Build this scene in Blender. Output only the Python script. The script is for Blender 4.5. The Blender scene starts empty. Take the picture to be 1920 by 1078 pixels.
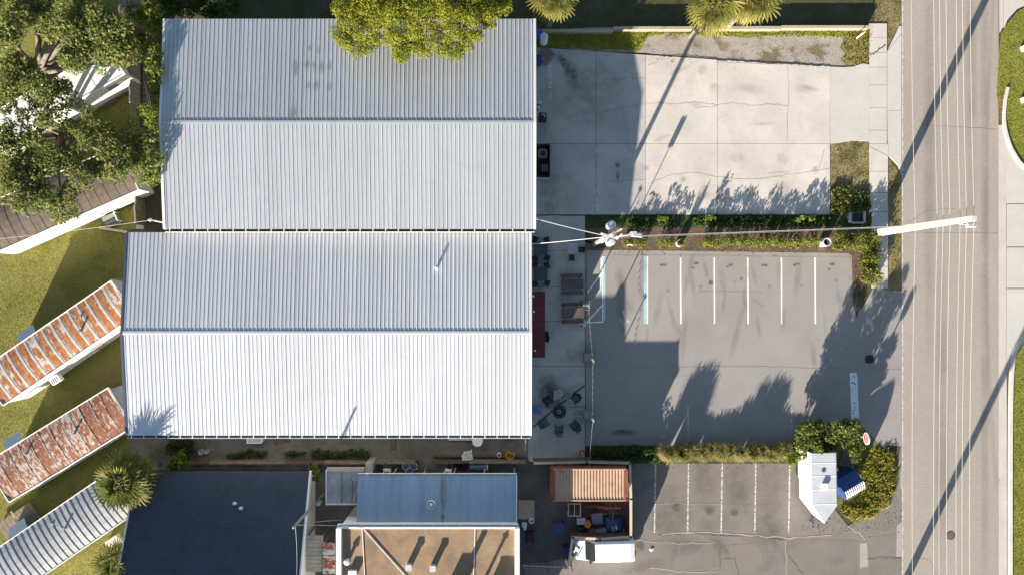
import bpy, bmesh, math, random
import numpy as np
from mathutils import Vector, Matrix
random.seed(7); rng = np.random.default_rng(11)
R = math.radians
SC = bpy.context.scene; COL = SC.collection

# ---------------------------------------------------------------- camera, sky, sun
F = 1280.0; H = F/23.0                       # focal length in photo pixels, flying height in metres
cam = bpy.data.cameras.new('camera'); cam.sensor_width = 36; cam.lens = 24
cam.clip_start = .5; cam.clip_end = 1000
co = bpy.data.objects.new('camera', cam); COL.objects.link(co); co.location = (0, 0, H)
SC.camera = co
EL, AZ = 15.0, (0.4327, 0.9015)              # sun height; horizontal direction in which shadows fall
w = bpy.data.worlds.new('World'); SC.world = w; w.use_nodes = True
nt = w.node_tree; sky = nt.nodes.new('ShaderNodeTexSky'); sky.sky_type = 'NISHITA'; sky.sun_disc = False
sky.sun_elevation = R(EL); sky.sun_rotation = math.atan2(-AZ[0], -AZ[1]); sky.dust_density = .6; sky.air_density = 1.0
nt.links.new(sky.outputs[0], nt.nodes['Background'].inputs[0]); nt.nodes['Background'].inputs[1].default_value = .06
sl = bpy.data.lights.new('sun', 'SUN'); sl.energy = 5.0; sl.angle = R(.53); sl.color = (1.0, .90, .77)
so = bpy.data.objects.new('sun', sl); COL.objects.link(so); so.location = (-20, -40, 40)
so.rotation_euler = Vector((AZ[0]*math.cos(R(EL)), AZ[1]*math.cos(R(EL)), -math.sin(R(EL)))).to_track_quat('-Z', 'Y').to_euler()
SC.view_settings.view_transform = 'Standard'; SC.view_settings.look = 'None'
SC.view_settings.exposure = 1.75; SC.view_settings.gamma = 1

def W(px, py, h=0.0):                        # photo pixel + height above ground -> world x, y
    k = (H-h)/F
    return ((px-960)*k, (539-py)*k)
def W3(px, py, h=0.0): return W(px, py, h)+(h,)

# ---------------------------------------------------------------- materials
MT = {}
def nd(nt, t, **kw):
    n = nt.nodes.new(t)
    for k, v in kw.items(): setattr(n, k, v)
    return n
def mixc(nt, fac, a, b, mode='MIX'):
    n = nd(nt, 'ShaderNodeMix', data_type='RGBA', blend_type=mode)
    for s, v in ((n.inputs[0], fac), (n.inputs[6], a), (n.inputs[7], b)):
        if hasattr(v, 'is_linked') or isinstance(v, bpy.types.NodeSocket): nt.links.new(v, s)
        else: s.default_value = v if not isinstance(v, tuple) else (v+(1,))[:4]
    return n.outputs[2]
def ramp(nt, sock, a, b):
    n = nd(nt, 'ShaderNodeMapRange'); n.inputs[1].default_value = a; n.inputs[2].default_value = b
    nt.links.new(sock, n.inputs[0]); return n.outputs[0]
def noise(nt, vec, scale, detail=3, rough=.6):
    n = nd(nt, 'ShaderNodeTexNoise'); n.inputs['Scale'].default_value = scale
    n.inputs['Detail'].default_value = detail; n.inputs['Roughness'].default_value = rough
    if vec is not None: nt.links.new(vec, n.inputs['Vector'])
    return n.outputs[0]
def vscale(nt, vec, s):
    n = nd(nt, 'ShaderNodeMapping'); n.inputs['Scale'].default_value = s; nt.links.new(vec, n.inputs[0]); return n.outputs[0]
def mul(c, f): return tuple(min(1, x*f) for x in c)
def mat(name, col, rough=.85, var=.15, scale=.5, fine=.12, fscale=14, metal=0, bump=0, col2=None, c2lo=.5, c2hi=.62, c2scale=.4,
        stretch=None, spec=.3, objrand=0, streak=0):
    if name in MT: return MT[name]
    m = bpy.data.materials.new(name); m.use_nodes = True; nt = m.node_tree; b = nt.nodes['Principled BSDF']
    pos = nd(nt, 'ShaderNodeNewGeometry').outputs['Position']
    if stretch: pos = vscale(nt, pos, stretch)
    c = mixc(nt, ramp(nt, noise(nt, pos, scale, 4), .3, .7), mul(col, 1-var), mul(col, 1+var))
    if col2: c = mixc(nt, ramp(nt, noise(nt, pos, c2scale, 5, .65), c2lo, c2hi), c, col2)
    if objrand:
        rnd = nd(nt, 'ShaderNodeObjectInfo').outputs['Random']; c = mixc(nt, ramp(nt, rnd, 0, 1), c, (1-objrand,)*3, 'MULTIPLY') if False else mixc(nt, rnd, c, mixc(nt, 1.0, c, (1-objrand,)*3, 'MULTIPLY'))
    if streak:
        p0 = nd(nt, 'ShaderNodeNewGeometry').outputs['Position']
        s1 = ramp(nt, noise(nt, vscale(nt, p0, (3.2, .12, 1)), 1.0, 4, .65), .5, .72); s2 = ramp(nt, noise(nt, vscale(nt, p0, (.35, 1.1, 1)), 1.0, 3), .55, .75)
        c = mixc(nt, s1, c, mixc(nt, 1.0, c, (1-streak, 1-streak*.95, 1-streak*.85), 'MULTIPLY')); c = mixc(nt, s2, c, mixc(nt, 1.0, c, (1-streak*.5,)*3, 'MULTIPLY'))
    f = noise(nt, pos, fscale, 2)
    c = mixc(nt, ramp(nt, f, .25, .75), c, (1-fine*2,)*3, 'MULTIPLY') if fine else c
    nt.links.new(c, b.inputs['Base Color'])
    b.inputs['Roughness'].default_value = rough; b.inputs['Metallic'].default_value = metal
    b.inputs['Specular IOR Level'].default_value = spec
    if bump:
        bn = nd(nt, 'ShaderNodeBump'); bn.inputs['Strength'].default_value = bump; bn.inputs['Distance'].default_value = .05
        nt.links.new(f, bn.inputs['Height']); nt.links.new(bn.outputs[0], b.inputs['Normal'])
    MT[name] = m; return m
def leafmat(name, c1, c2, tr=.38, nv=(.72, .8, .75), ns=.7):
    m = bpy.data.materials.new(name); m.use_nodes = True; nt = m.node_tree; nt.nodes.clear()
    g = nd(nt, 'ShaderNodeNewGeometry'); c = mixc(nt, g.outputs['Random Per Island'], c1, c2)
    c = mixc(nt, ramp(nt, noise(nt, g.outputs['Position'], ns, 3), .3, .7), mixc(nt, .0, c, c), mixc(nt, 1.0, c, nv, 'MULTIPLY'))
    d = nd(nt, 'ShaderNodeBsdfPrincipled'); d.inputs['Roughness'].default_value = .55; d.inputs['Specular IOR Level'].default_value = .12
    t = nd(nt, 'ShaderNodeBsdfTranslucent'); mx = nd(nt, 'ShaderNodeMixShader'); mx.inputs[0].default_value = tr
    nt.links.new(c, d.inputs['Base Color']); nt.links.new(c, t.inputs[0])
    nt.links.new(d.outputs[0], mx.inputs[1]); nt.links.new(t.outputs[0], mx.inputs[2])
    o = nd(nt, 'ShaderNodeOutputMaterial'); nt.links.new(mx.outputs[0], o.inputs[0])
    MT[name] = m; return m
def rustmat(name, base, rust, rust2, edge=0.3, thr=.5, sc=(1.2, 3.5, 1), width=.8):
    m = bpy.data.materials.new(name); m.use_nodes = True; nt = m.node_tree; b = nt.nodes['Principled BSDF']
    tc = nd(nt, 'ShaderNodeTexCoord').outputs['Object']; oi = nd(nt, 'ShaderNodeObjectInfo')
    add = nd(nt, 'ShaderNodeVectorMath', operation='ADD'); nt.links.new(tc, add.inputs[0])
    sca = nd(nt, 'ShaderNodeVectorMath', operation='SCALE'); nt.links.new(oi.outputs['Location'], sca.inputs[0]); sca.inputs['Scale'].default_value = 3.7
    nt.links.new(sca.outputs[0], add.inputs[1]); v = vscale(nt, add.outputs[0], sc)
    n1 = noise(nt, v, 1.0, 5, .7)
    sx = nd(nt, 'ShaderNodeSeparateXYZ'); nt.links.new(tc, sx.inputs[0])
    ab = nd(nt, 'ShaderNodeMath', operation='ABSOLUTE'); nt.links.new(sx.outputs[0], ab.inputs[0])
    ed = ramp(nt, ab.outputs[0], width*.28, width*.46)
    k = nd(nt, 'ShaderNodeMath', operation='MULTIPLY_ADD'); nt.links.new(ed, k.inputs[0]); k.inputs[1].default_value = -edge; nt.links.new(n1, k.inputs[2])
    rd = nd(nt, 'ShaderNodeMath', operation='MULTIPLY_ADD'); nt.links.new(oi.outputs['Random'], rd.inputs[0]); rd.inputs[1].default_value = .12; nt.links.new(k.outputs[0], rd.inputs[2])
    mask = ramp(nt, rd.outputs[0], thr, thr+.05)
    rc = mixc(nt, ramp(nt, noise(nt, v, 2.3, 4), .35, .65), rust, rust2)
    bc = mixc(nt, ramp(nt, noise(nt, v, 1.3, 4), .3, .7), mul(base, .75), mul(base, 1.1))
    c = mixc(nt, mask, bc, rc); nt.links.new(c, b.inputs['Base Color']); b.inputs['Roughness'].default_value = .8; b.inputs['Specular IOR Level'].default_value = .2
    MT[name] = m; return m
def stainmat(name, col, op=.6, sc=1.6):
    m = bpy.data.materials.new(name); m.use_nodes = True; nt = m.node_tree; b = nt.nodes['Principled BSDF']
    tc = nd(nt, 'ShaderNodeTexCoord').outputs['Object']; pos = nd(nt, 'ShaderNodeNewGeometry').outputs['Position']
    ln = nd(nt, 'ShaderNodeVectorMath', operation='LENGTH'); nt.links.new(tc, ln.inputs[0])
    a = ramp(nt, ln.outputs['Value'], 1.0, .35)
    n = ramp(nt, noise(nt, pos, sc, 4), .25, .6)
    p = nd(nt, 'ShaderNodeMath', operation='MULTIPLY'); nt.links.new(a, p.inputs[0]); nt.links.new(n, p.inputs[1])
    q = nd(nt, 'ShaderNodeMath', operation='MULTIPLY'); nt.links.new(p.outputs[0], q.inputs[0]); q.inputs[1].default_value = op
    b.inputs['Base Color'].default_value = col+(1,); b.inputs['Roughness'].default_value = .9; nt.links.new(q.outputs[0], b.inputs['Alpha'])
    MT[name] = m; return m
def wornpaint(name, col, lo=.42, hi=.52, sc=6):
    m = bpy.data.materials.new(name); m.use_nodes = True; nt = m.node_tree; b = nt.nodes['Principled BSDF']
    pos = nd(nt, 'ShaderNodeNewGeometry').outputs['Position']
    nt.links.new(ramp(nt, noise(nt, pos, sc, 4, .7), lo, hi), b.inputs['Alpha'])
    b.inputs['Base Color'].default_value = col+(1,); b.inputs['Roughness'].default_value = .8; MT[name] = m; return m

CONC = mat('concrete', (.545, .50, .45), var=.13, scale=.35, fine=.06, fscale=9, col2=(.46, .42, .37), c2lo=.55, c2hi=.75, c2scale=.25, bump=.05)
CONC2 = mat('concrete_pale', (.50, .475, .44), var=.06, scale=.5, fine=.05, fscale=8)
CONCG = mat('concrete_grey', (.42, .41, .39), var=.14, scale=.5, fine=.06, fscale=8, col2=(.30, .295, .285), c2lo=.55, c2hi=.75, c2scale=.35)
SLABP = mat('concrete_path', (.40, .40, .38), var=.08, scale=.6, fine=.05)
KERB = mat('kerb_concrete', (.60, .57, .52), var=.1, scale=.8, fine=.08)
ASPH = mat('asphalt_road', (.355, .312, .268), var=.06, scale=.22, fine=.10, fscale=12, col2=(.335, .305, .27), c2lo=.55, c2hi=.7, c2scale=.2, stretch=(1, .5, 1), bump=.12)
ASPL = mat('asphalt_lot', (.30, .28, .262), var=.06, scale=.25, fine=.08, fscale=12, col2=(.268, .25, .235), c2lo=.5, c2hi=.7, c2scale=.18, bump=.1)
ASPO = mat('asphalt_old', (.225, .202, .18), var=.12, scale=.35, fine=.13, fscale=9, col2=(.19, .175, .162), c2lo=.48, c2hi=.66, c2scale=.35, bump=.15)
ASPD = mat('asphalt_patch', (.20, .182, .164), var=.1, scale=.4, fine=.1, fscale=11, bump=.12)
ASPE = mat('asphalt_pale', (.36, .335, .305), var=.08, scale=.6, fine=.1, fscale=10)
CRK = mat('crack_dark', (.06, .055, .05), var=.2, fine=0)
CRKP = mat('crack_pale', (.40, .36, .32), var=.2, fine=.1)
JNT = mat('joint_dark', (.20, .18, .16), var=.3, fine=0)
GRS = mat('lawn_soil', (.23, .22, .05), var=.35, scale=.35, fine=.22, fscale=7, col2=(.20, .16, .06), c2lo=.5, c2hi=.7, c2scale=.35, bump=.5)
GRSE = mat('lawn_green', (.22, .235, .035), var=.2, scale=.6, fine=.22, fscale=7, bump=.5)
DIRT = mat('dirt', (.155, .115, .075), var=.25, scale=.8, fine=.2, fscale=8, col2=(.10, .095, .04), c2lo=.5, c2hi=.65, c2scale=.5, bump=.4)
SAND = mat('sandy_ground', (.36, .325, .285), var=.15, scale=.8, fine=.15, fscale=7, col2=(.19, .15, .085), c2lo=.52, c2hi=.62, c2scale=.55, bump=.4)
VERG = mat('dry_verge', (.27, .215, .10), var=.25, scale=.9, fine=.2, fscale=8, col2=(.12, .115, .035), c2lo=.5, c2hi=.62, c2scale=.7, bump=.5)
MULCH = mat('mulch', (.17, .115, .075), var=.3, scale=1.2, fine=.3, fscale=9, bump=.6)
GRND = mat('ground_soil', (.10, .09, .05), var=.25, scale=.2, fine=.2, fscale=5, col2=(.07, .075, .03), c2scale=.2, bump=.4)
WHT = mat('white_paint', (.80, .80, .78), var=.03, fine=.03)
WHTW = mat('white_wall', (.74, .73, .69), var=.06, scale=.8, fine=.05, stretch=(1, 1, .3))
BLK = mat('black_metal', (.025, .027, .03), rough=.5, var=.2, fine=0)
DRK = mat('dark_grey', (.07, .075, .08), rough=.7, var=.2, fine=.05)
GRY = mat('grey_metal', (.36, .37, .38), rough=.5, var=.1, metal=.4, fine=.05)
ALU = mat('aluminium', (.62, .63, .65), rough=.4, var=.06, metal=.5, fine=.04)
WOOD = mat('weathered_wood', (.25, .205, .15), var=.25, scale=2, fine=.15, fscale=6)
WOODG = mat('grey_wood', (.21, .20, .175), var=.25, scale=2, fine=.15, fscale=6)
WOODB = mat('brown_wood', (.145, .11, .085), var=.25, scale=2, fine=.15, fscale=6)
CREAM = mat('cream_cap', (.56, .47, .35), var=.08, fine=.05)
BLUE = mat('blue_plastic', (.03, .10, .42), rough=.4, var=.1, fine=0, spec=.5)
RED = mat('red_paint', (.45, .03, .03), rough=.5, var=.1, fine=0, spec=.4)
MARO = mat('maroon_top', (.105, .028, .033), rough=.7, var=.12, fine=.05)
YEL = mat('yellow_plastic', (.55, .33, .03), rough=.5, var=.1, fine=0)
GLS = mat('dark_glass', (.02, .025, .03), rough=.08, var=0, fine=0, spec=.8)
RUB = mat('rubber', (.025, .025, .025), rough=.9, var=.1, fine=0)
BARK = mat('bark', (.17, .145, .115), var=.3, scale=3, fine=.25, fscale=9, bump=.5)
PBARK = mat('palm_bark', (.24, .21, .175), var=.3, scale=2, fine=.25, fscale=8, bump=.5)
# white-ish metal roofs
ROOFA = mat('roof_galvalume', (.515, .535, .56), objrand=.06, streak=.10, rough=.42, var=.05, scale=.25, fine=.04, fscale=5, metal=.38, spec=.5, stretch=(1, .3, 1))
ROOFB = mat('roof_white_metal', (.60, .615, .635), objrand=.05, streak=.08, rough=.38, var=.035, scale=.25, fine=.03, fscale=5, metal=.25, spec=.5, stretch=(1, .3, 1))
BLUR = mat('roof_blue_grey', (.35, .46, .56), objrand=.08, streak=.1, rough=.45, var=.07, scale=.6, fine=.05, metal=.1, stretch=(1, .3, 1))
WALLM = mat('metal_wall', (.70, .69, .66), rough=.5, var=.04, fine=.04)

# ---------------------------------------------------------------- mesh helper
def rotz(a): return Matrix.Rotation(a, 3, 'Z')
class G:
    def __init__(s): s.v = []; s.f = []
    def add(s, vs, fs):
        n = len(s.v); s.v += [tuple(x) for x in vs]; s.f += [tuple(i+n for i in f) for f in fs]; return s
    def box(s, c, d, rz=0, ry=0, rx=0, taper=1):
        m = Matrix.Rotation(rz, 3, 'Z') @ Matrix.Rotation(ry, 3, 'Y') @ Matrix.Rotation(rx, 3, 'X'); c = Vector(c); vs = []
        for z in (-.5, .5):
            t = 1 if z < 0 else taper
            for x, y in ((-.5, -.5), (.5, -.5), (.5, .5), (-.5, .5)): vs.append(c + m @ Vector((x*d[0]*t, y*d[1]*t, z*d[2])))
        return s.add(vs, [(3, 2, 1, 0), (4, 5, 6, 7), (0, 1, 5, 4), (1, 2, 6, 5), (2, 3, 7, 6), (3, 0, 4, 7)])
    def prism(s, pts, z0, z1):
        n = len(pts); ar = sum(pts[i][0]*pts[(i+1) % n][1]-pts[(i+1) % n][0]*pts[i][1] for i in range(n))
        if ar < 0: pts = pts[::-1]
        vs = [(p[0], p[1], z0) for p in pts]+[(p[0], p[1], z1) for p in pts]
        return s.add(vs, [tuple(range(n-1, -1, -1)), tuple(range(n, 2*n))]+[(i, (i+1) % n, n+(i+1) % n, n+i) for i in range(n)])
    def poly(s, pts, z=None):
        n = len(pts); ar = sum(pts[i][0]*pts[(i+1) % n][1]-pts[(i+1) % n][0]*pts[i][1] for i in range(n))
        if ar < 0: pts = pts[::-1]
        return s.add([(p[0], p[1], z if z is not None else p[2]) for p in pts], [tuple(range(n))])
    def cyl(s, c, r, h, n=14, r2=None, m=None, caps=True):
        r2 = r if r2 is None else r2; c = Vector(c); vs = []
        for rr, z in ((r, 0), (r2, h)):
            for i in range(n):
                a = 2*math.pi*i/n; p = Vector((rr*math.cos(a), rr*math.sin(a), z)); vs.append(c+(m @ p if m else p))
        fs = [(i, (i+1) % n, n+(i+1) % n, n+i) for i in range(n)]
        if caps: fs += [tuple(range(n-1, -1, -1)), tuple(range(n, 2*n))]
        return s.add(vs, fs)
    def ring(s, c, r, ri, h, n=20):
        c = Vector(c); vs = []
        for rr, z in ((r, 0), (r, h), (ri, h), (ri, 0)):
            for i in range(n):
                a = 2*math.pi*i/n; vs.append(c+Vector((rr*math.cos(a), rr*math.sin(a), z)))
        fs = []
        for k in range(4):
            a, b = k*n, ((k+1) % 4)*n
            fs += [(a+i, a+(i+1) % n, b+(i+1) % n, b+i) for i in range(n)]
        return s.add(vs, fs)
    def tube(s, pts, rad, n=6):
        pts = [Vector(p) for p in pts]; rad = rad if isinstance(rad, (list, tuple)) else [rad]*len(pts); vs = []; fs = []
        for i, p in enumerate(pts):
            t = (pts[min(i+1, len(pts)-1)]-pts[max(i-1, 0)]).normalized()
            u = t.cross(Vector((0, 0, 1)) if abs(t.z) < .9 else Vector((1, 0, 0))).normalized(); w_ = t.cross(u)
            for k in range(n):
                a = 2*math.pi*k/n; vs.append(p+(u*math.cos(a)+w_*math.sin(a))*rad[i])
        for i in range(len(pts)-1):
            for k in range(n): fs.append((i*n+k, i*n+(k+1) % n, (i+1)*n+(k+1) % n, (i+1)*n+k))
        fs += [tuple(range(n))[::-1], tuple(range((len(pts)-1)*n, len(pts)*n))]
        return s.add(vs, fs)
    def quad(s, a, b, c, d): return s.add([a, b, c, d], [(0, 1, 2, 3)])
    def dome(s, c, r, rz, n=12, m=5, full=False):
        c = Vector(c); vs = []; fs = []; lo = -math.pi/2 if full else 0
        for j in range(m+1):
            t = lo+(math.pi/2-lo)*j/m
            for i in range(n):
                a = 2*math.pi*i/n; vs.append(c+Vector((r*math.cos(t)*math.cos(a), r*math.cos(t)*math.sin(a), rz*math.sin(t))))
        for j in range(m):
            for i in range(n): fs.append((j*n+i, j*n+(i+1) % n, (j+1)*n+(i+1) % n, (j+1)*n+i))
        return s.add(vs, fs)
    def mesh(s, name, mt=None, smooth=False):
        me = bpy.data.meshes.new(name); me.from_pydata(s.v, [], s.f); me.validate(); me.update()
        if mt: me.materials.append(mt)
        if smooth:
            for p in me.polygons: p.use_smooth = True
        return me
    def obj(s, name, mt, parent=None, loc=None, rz=0, smooth=False, wld=True, **kw):
        """wld: coordinates given in the world; they are moved into the space of loc / the parent"""
        off = Vector((0, 0, 0))
        if wld:
            p = parent
            while p: off += p.location; p = p.parent
            if loc is not None and parent is None: off = Vector(loc)
            if off.length: s.v = [(x-off.x, y-off.y, z-off.z) for x, y, z in s.v]
        o = bpy.data.objects.new(name, s.mesh(name, mt, smooth)); COL.objects.link(o)
        if parent: o.parent = parent
        if loc is not None: o.location = loc; o.rotation_euler[2] = rz
        return tag(o, **kw)
def tag(o, label=None, cat=None, group=None, kind=None):
    if label: o['label'] = label
    if cat: o['category'] = cat
    if group: o['group'] = group
    if kind: o['kind'] = kind
    return o
def thing(name, label, cat, loc=(0, 0, 0), rz=0, group=None):
    o = bpy.data.objects.new(name, None); COL.objects.link(o); o.empty_display_size = .2
    o.location = loc if len(loc) == 3 else (loc[0], loc[1], 0); o.rotation_euler[2] = rz
    return tag(o, label, cat, group)
def inst(name, me, parent=None, loc=(0, 0, 0), rot=(0, 0, 0), scale=None):
    o = bpy.data.objects.new(name, me); COL.objects.link(o); o.parent = parent; o.location = loc; o.rotation_euler = rot
    if scale: o.scale = scale if not isinstance(scale, (int, float)) else (scale,)*3
    return o
def copy_tree(o, parent=None):
    c = o.copy(); COL.objects.link(c); c.parent = parent
    for ch in list(o.children): copy_tree(ch, c)
    return c
def dup(o, loc, rz, label=None, scale=None):
    c = copy_tree(o); c.location = loc if len(loc) == 3 else (loc[0], loc[1], o.location.z); c.rotation_euler[2] = rz
    if label: c['label'] = label
    if scale: c.scale = (scale,)*3
    return c
def P(pts, h=0): return [W(x, y, h) for x, y in pts]
def sheet(name, px, z, mt, **kw): return G().poly(P(px), z).obj(name, mt, kind='structure', **kw)
def slab(name, px, z, mt, parent=None, t=.15, **kw):
    g = G().prism(P(px), z-t, z)
    return g.obj(name, mt, parent, **kw)
def ribbon(pts, wd, z, jit=0, sub=1):
    g = G(); q = []
    for i in range(len(pts)-1):
        for k in range(sub):
            t = k/sub; q.append(((pts[i][0]*(1-t)+pts[i+1][0]*t), (pts[i][1]*(1-t)+pts[i+1][1]*t)))
    q.append(pts[-1]); q = [(x+random.uniform(-jit, jit), y+random.uniform(-jit, jit)) for x, y in q]
    L, Rr = [], []
    for i, p in enumerate(q):
        a = q[max(i-1, 0)]; b = q[min(i+1, len(q)-1)]; dx, dy = b[0]-a[0], b[1]-a[1]; l = math.hypot(dx, dy) or 1
        ww = wd*.5*(random.uniform(.6, 1.3) if jit else 1); L.append((p[0]-dy/l*ww, p[1]+dx/l*ww, z)); Rr.append((p[0]+dy/l*ww, p[1]-dx/l*ww, z))
    n = len(q); return g.add(L+Rr, [(n+i, n+i+1, i+1, i) for i in range(n-1)])
def crack(parent, px, wd=.035, z=.07, mt=None, jit=.05, sub=8, name='crack'):
    return ribbon(P(px), wd, z, jit, sub).obj(name, mt or CRK, parent)
def strip(parent, x0, y0, x1, y1, wd, z, mt, name='painted_line'):
    return ribbon(P([(x0, y0), (x1, y1)]), wd, z).obj(name, mt, parent)
_disc = None
def stain(parent, px, py, rx, ry, z, mt, rz=0):
    global _disc
    key = 'stain_'+mt.name
    me = bpy.data.meshes.get(key)
    if not me:
        me = G().add([(math.cos(2*math.pi*i/20), math.sin(2*math.pi*i/20), 0) for i in range(20)], [tuple(range(20))]).mesh(key, mt)
    x, y = W(px, py); o = inst('stain', me, parent, (x-parent.location.x, y-parent.location.y, z), (0, 0, rz), (rx/23, ry/23, 1)); return o
def text(body, size, mt, parent, loc, rz, name='lettering', space=1.0):
    cu = bpy.data.curves.new('t', 'FONT'); cu.body = body; cu.size = size; cu.align_x = 'CENTER'; cu.align_y = 'CENTER'; cu.space_character = space
    o = bpy.data.objects.new('t', cu); COL.objects.link(o); dg = bpy.context.evaluated_depsgraph_get()
    me = bpy.data.meshes.new_from_object(o.evaluated_get(dg)); bpy.data.objects.remove(o); me.materials.clear(); me.materials.append(mt)
    return inst(name, me, parent, loc, (0, 0, rz))

# ---------------------------------------------------------------- foliage helper (leaf faces from numpy)
def leaf_faces(name, pos, nrm, size, mt, asp=.55):
    n = len(pos); nrm = nrm/np.linalg.norm(nrm, axis=1)[:, None]
    r = rng.normal(size=(n, 3)); u = np.cross(nrm, r); u /= np.linalg.norm(u, axis=1)[:, None]; v = np.cross(nrm, u)
    s = size*rng.uniform(.65, 1.35, n)[:, None]; u = u*s*.5; v = v*s*.5*asp
    fold = nrm*s*.12
    vs = np.stack([pos-u, pos+v+fold, pos+u, pos-v+fold], 1).reshape(-1, 3).astype(np.float32)
    me = bpy.data.meshes.new(name); me.vertices.add(4*n); me.vertices.foreach_set('co', vs.ravel())
    idx = np.arange(4*n, dtype=np.int32); me.loops.add(4*n); me.loops.foreach_set('vertex_index', idx)
    me.polygons.add(n); me.polygons.foreach_set('loop_start', idx[::4].copy()); 
    me.update(calc_edges=True); me.materials.append(mt); return me
def blob_leaves(blobs, dens, sub=5, flat=.75, jitter=.75):
    """blobs: world x, y, z, r -> leaf positions and directions on clustered shells"""
    ps, ns = [], []
    for x, y, z, r in blobs:
        cs = [(0, 0, 0, r*.72)]
        for k in range(sub):
            d = rng.normal(size=3); d /= np.linalg.norm(d); d[2] = abs(d[2])*.7-.1
            rr = r*rng.uniform(.3, .52); cs.append((d[0]*r*.72, d[1]*r*.72, d[2]*r*.72*flat, rr))
        for cx, cy, cz, cr in cs:
            n = max(6, int(dens*4*math.pi*cr*cr)); d = rng.normal(size=(n, 3)); d /= np.linalg.norm(d, axis=1)[:, None]
            rad = cr*rng.uniform(.55, 1.12, n)**.7
            p = d*rad[:, None]*np.array([1, 1, flat])+np.array([x+cx, y+cy, z+cz]); ps.append(p)
            ns.append(d+rng.normal(size=(n, 3))*jitter+np.array([0, 0, .25]))
    return np.concatenate(ps), np.concatenate(ns)
def limb_tube(g, a, b, r0, r1, n=6, bend=.25, seg=4):
    a, b = Vector(a), Vector(b); pts = []; off = Vector((random.uniform(-1, 1), random.uniform(-1, 1), random.uniform(0, .8)))*bend*(b-a).length*.5
    for i in range(seg+1):
        t = i/seg; pts.append(a.lerp(b, t)+off*math.sin(math.pi*t)*.5)
    g.tube(pts, [r0+(r1-r0)*i/seg for i in range(seg+1)], n); return pts[seg//2]
def tree(name, label, base, blobs_px, mt, dens, size, trunk_r=.3, fork=3.0, group=None, cat='tree', sub=5, flat=.75, jitter=.75, blm=BARK, asp=.55):
    bx, by = base; t = thing(name, label, cat, (bx, by, 0), group=group)
    bl = [(*W(p[0], p[1], p[2]), p[2], p[3]) for p in blobs_px]
    g = G(); g.tube([(bx, by, -.1), (bx+.05, by+.03, fork*.5), (bx, by, fork)], [trunk_r*1.3, trunk_r, trunk_r*.85], 9)
    prim = []
    for (x, y, z, r) in bl:
        src = Vector((bx, by, fork*random.uniform(.75, 1)))
        if prim and random.random() < .6:
            src2 = min(prim, key=lambda q: (q-Vector((x, y, z))).length)
            if (src2-Vector((x, y, z))).length < (src-Vector((x, y, z))).length: src = src2
        L = (Vector((x, y, z))-src).length
        mid = limb_tube(g, src, (x, y, z-.2*r), min(trunk_r*.6, .05+.035*L), .025, 6); prim.append(mid)
    g.obj('trunk', blm, t, smooth=True)
    ps, ns = blob_leaves(bl, dens, sub, flat, jitter); me = leaf_faces('crown', ps-np.array([bx, by, 0]), ns, size, mt, asp)
    inst('crown', me, t); return t
# ================================================================ setting
g = G(); N_ = 24
g.poly([(-220, -220), (220, -220), (220, 220), (-220, 220)], 0).obj('ground', GRND, kind='structure')
lw = sheet('lawn_west', [(-300, -200), (300, -200), (300, 30), (262, 100), (262, 430), (242, 430), (242, 1200), (-300, 1200)], .006, GRS)
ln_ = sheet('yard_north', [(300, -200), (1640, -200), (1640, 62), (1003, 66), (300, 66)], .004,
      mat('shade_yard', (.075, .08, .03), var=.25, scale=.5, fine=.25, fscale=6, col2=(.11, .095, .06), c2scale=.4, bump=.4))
# road and right-hand side
road = G().poly(P([(1690, -1500), (1872, -1500), (1872, 2600), (1690, 2600)]), .03).obj('road', ASPH, kind='structure')
crack(road, [(1730, 235), (1790, 238), (1870, 243)], .04, .034, JNT, .04, 5)
crack(road, [(1693, 903), (1780, 904), (1874, 899)], .05, .034, CRKP, .03, 6)
crack(road, [(1693, 436), (1780, 437), (1870, 438)], .04, .034, JNT, .03, 6)
crack(road, [(1715, 1045), (1745, 1050), (1757, 1075), (1770, 1110)], .04, .034, JNT, .1, 5)
crack(road, [(1700, 420), (1722, 405), (1740, 395), (1790, 392)], .03, .034, JNT, .05, 5)
strip(road, 1692, -1500, 1692, 2600, .09, .036, wornpaint('edge_paint', (.55, .52, .47), .3, .55, 3), 'road_edge_line')
ROADTAR = stainmat('tyre_track', (.20, .18, .155), .22, .25)
for x, y, a, b in ((1742, 300, 14, 420), (1846, 520, 11, 900), (1765, 800, 16, 380), (1820, 200, 14, 300)): stain(road, x, y, a, b, .035+random.uniform(0, .0012), ROADTAR)
GUTM = mat('gutter_concrete', (.50, .465, .42), var=.08, scale=.6, fine=.06)
gut = G().prism(P([(1872, 235), (1886, 235), (1887, 640), (1889, 2600), (1873, 2600)]), -.1, .034).obj('gutter_pan', GUTM, kind='structure')
G().prism(P([(1872, -1500), (1881, -1500), (1881, 50), (1874, 62)]), -.1, .034).obj('gutter_pan', GUTM, kind='structure')
drv = G(); dp = thing('driveway', None, None); dp['kind'] = 'structure'
for a, b in ((300, 382), (383.5, 463), (464.5, 540), (541.5, 640)):
    x0 = 1888
    pts = [(x0, a), (2150, a), (2150, b), (x0, b)] if a > 300 else [(1886, 240), (1893, 270), (1908, 298), (1935, 320), (2150, 322), (2150, b), (1887, b)]
    if b == 640: pts = [(x0, a), (2150, a), (2150, 600), (1934, 612), (1906, 642), (1897, 664), (1888, 700)]
    G().prism(P(pts), -.1, .04).obj('concrete_slab', CONC2, dp)
g = G().prism(P([(1882, -300), (2150, -300), (2150, 4), (1930, 8), (1906, 18), (1888, 38), (1882, 55)]), -.1, .04).obj('concrete_walk', CONC2, kind='structure')
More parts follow.
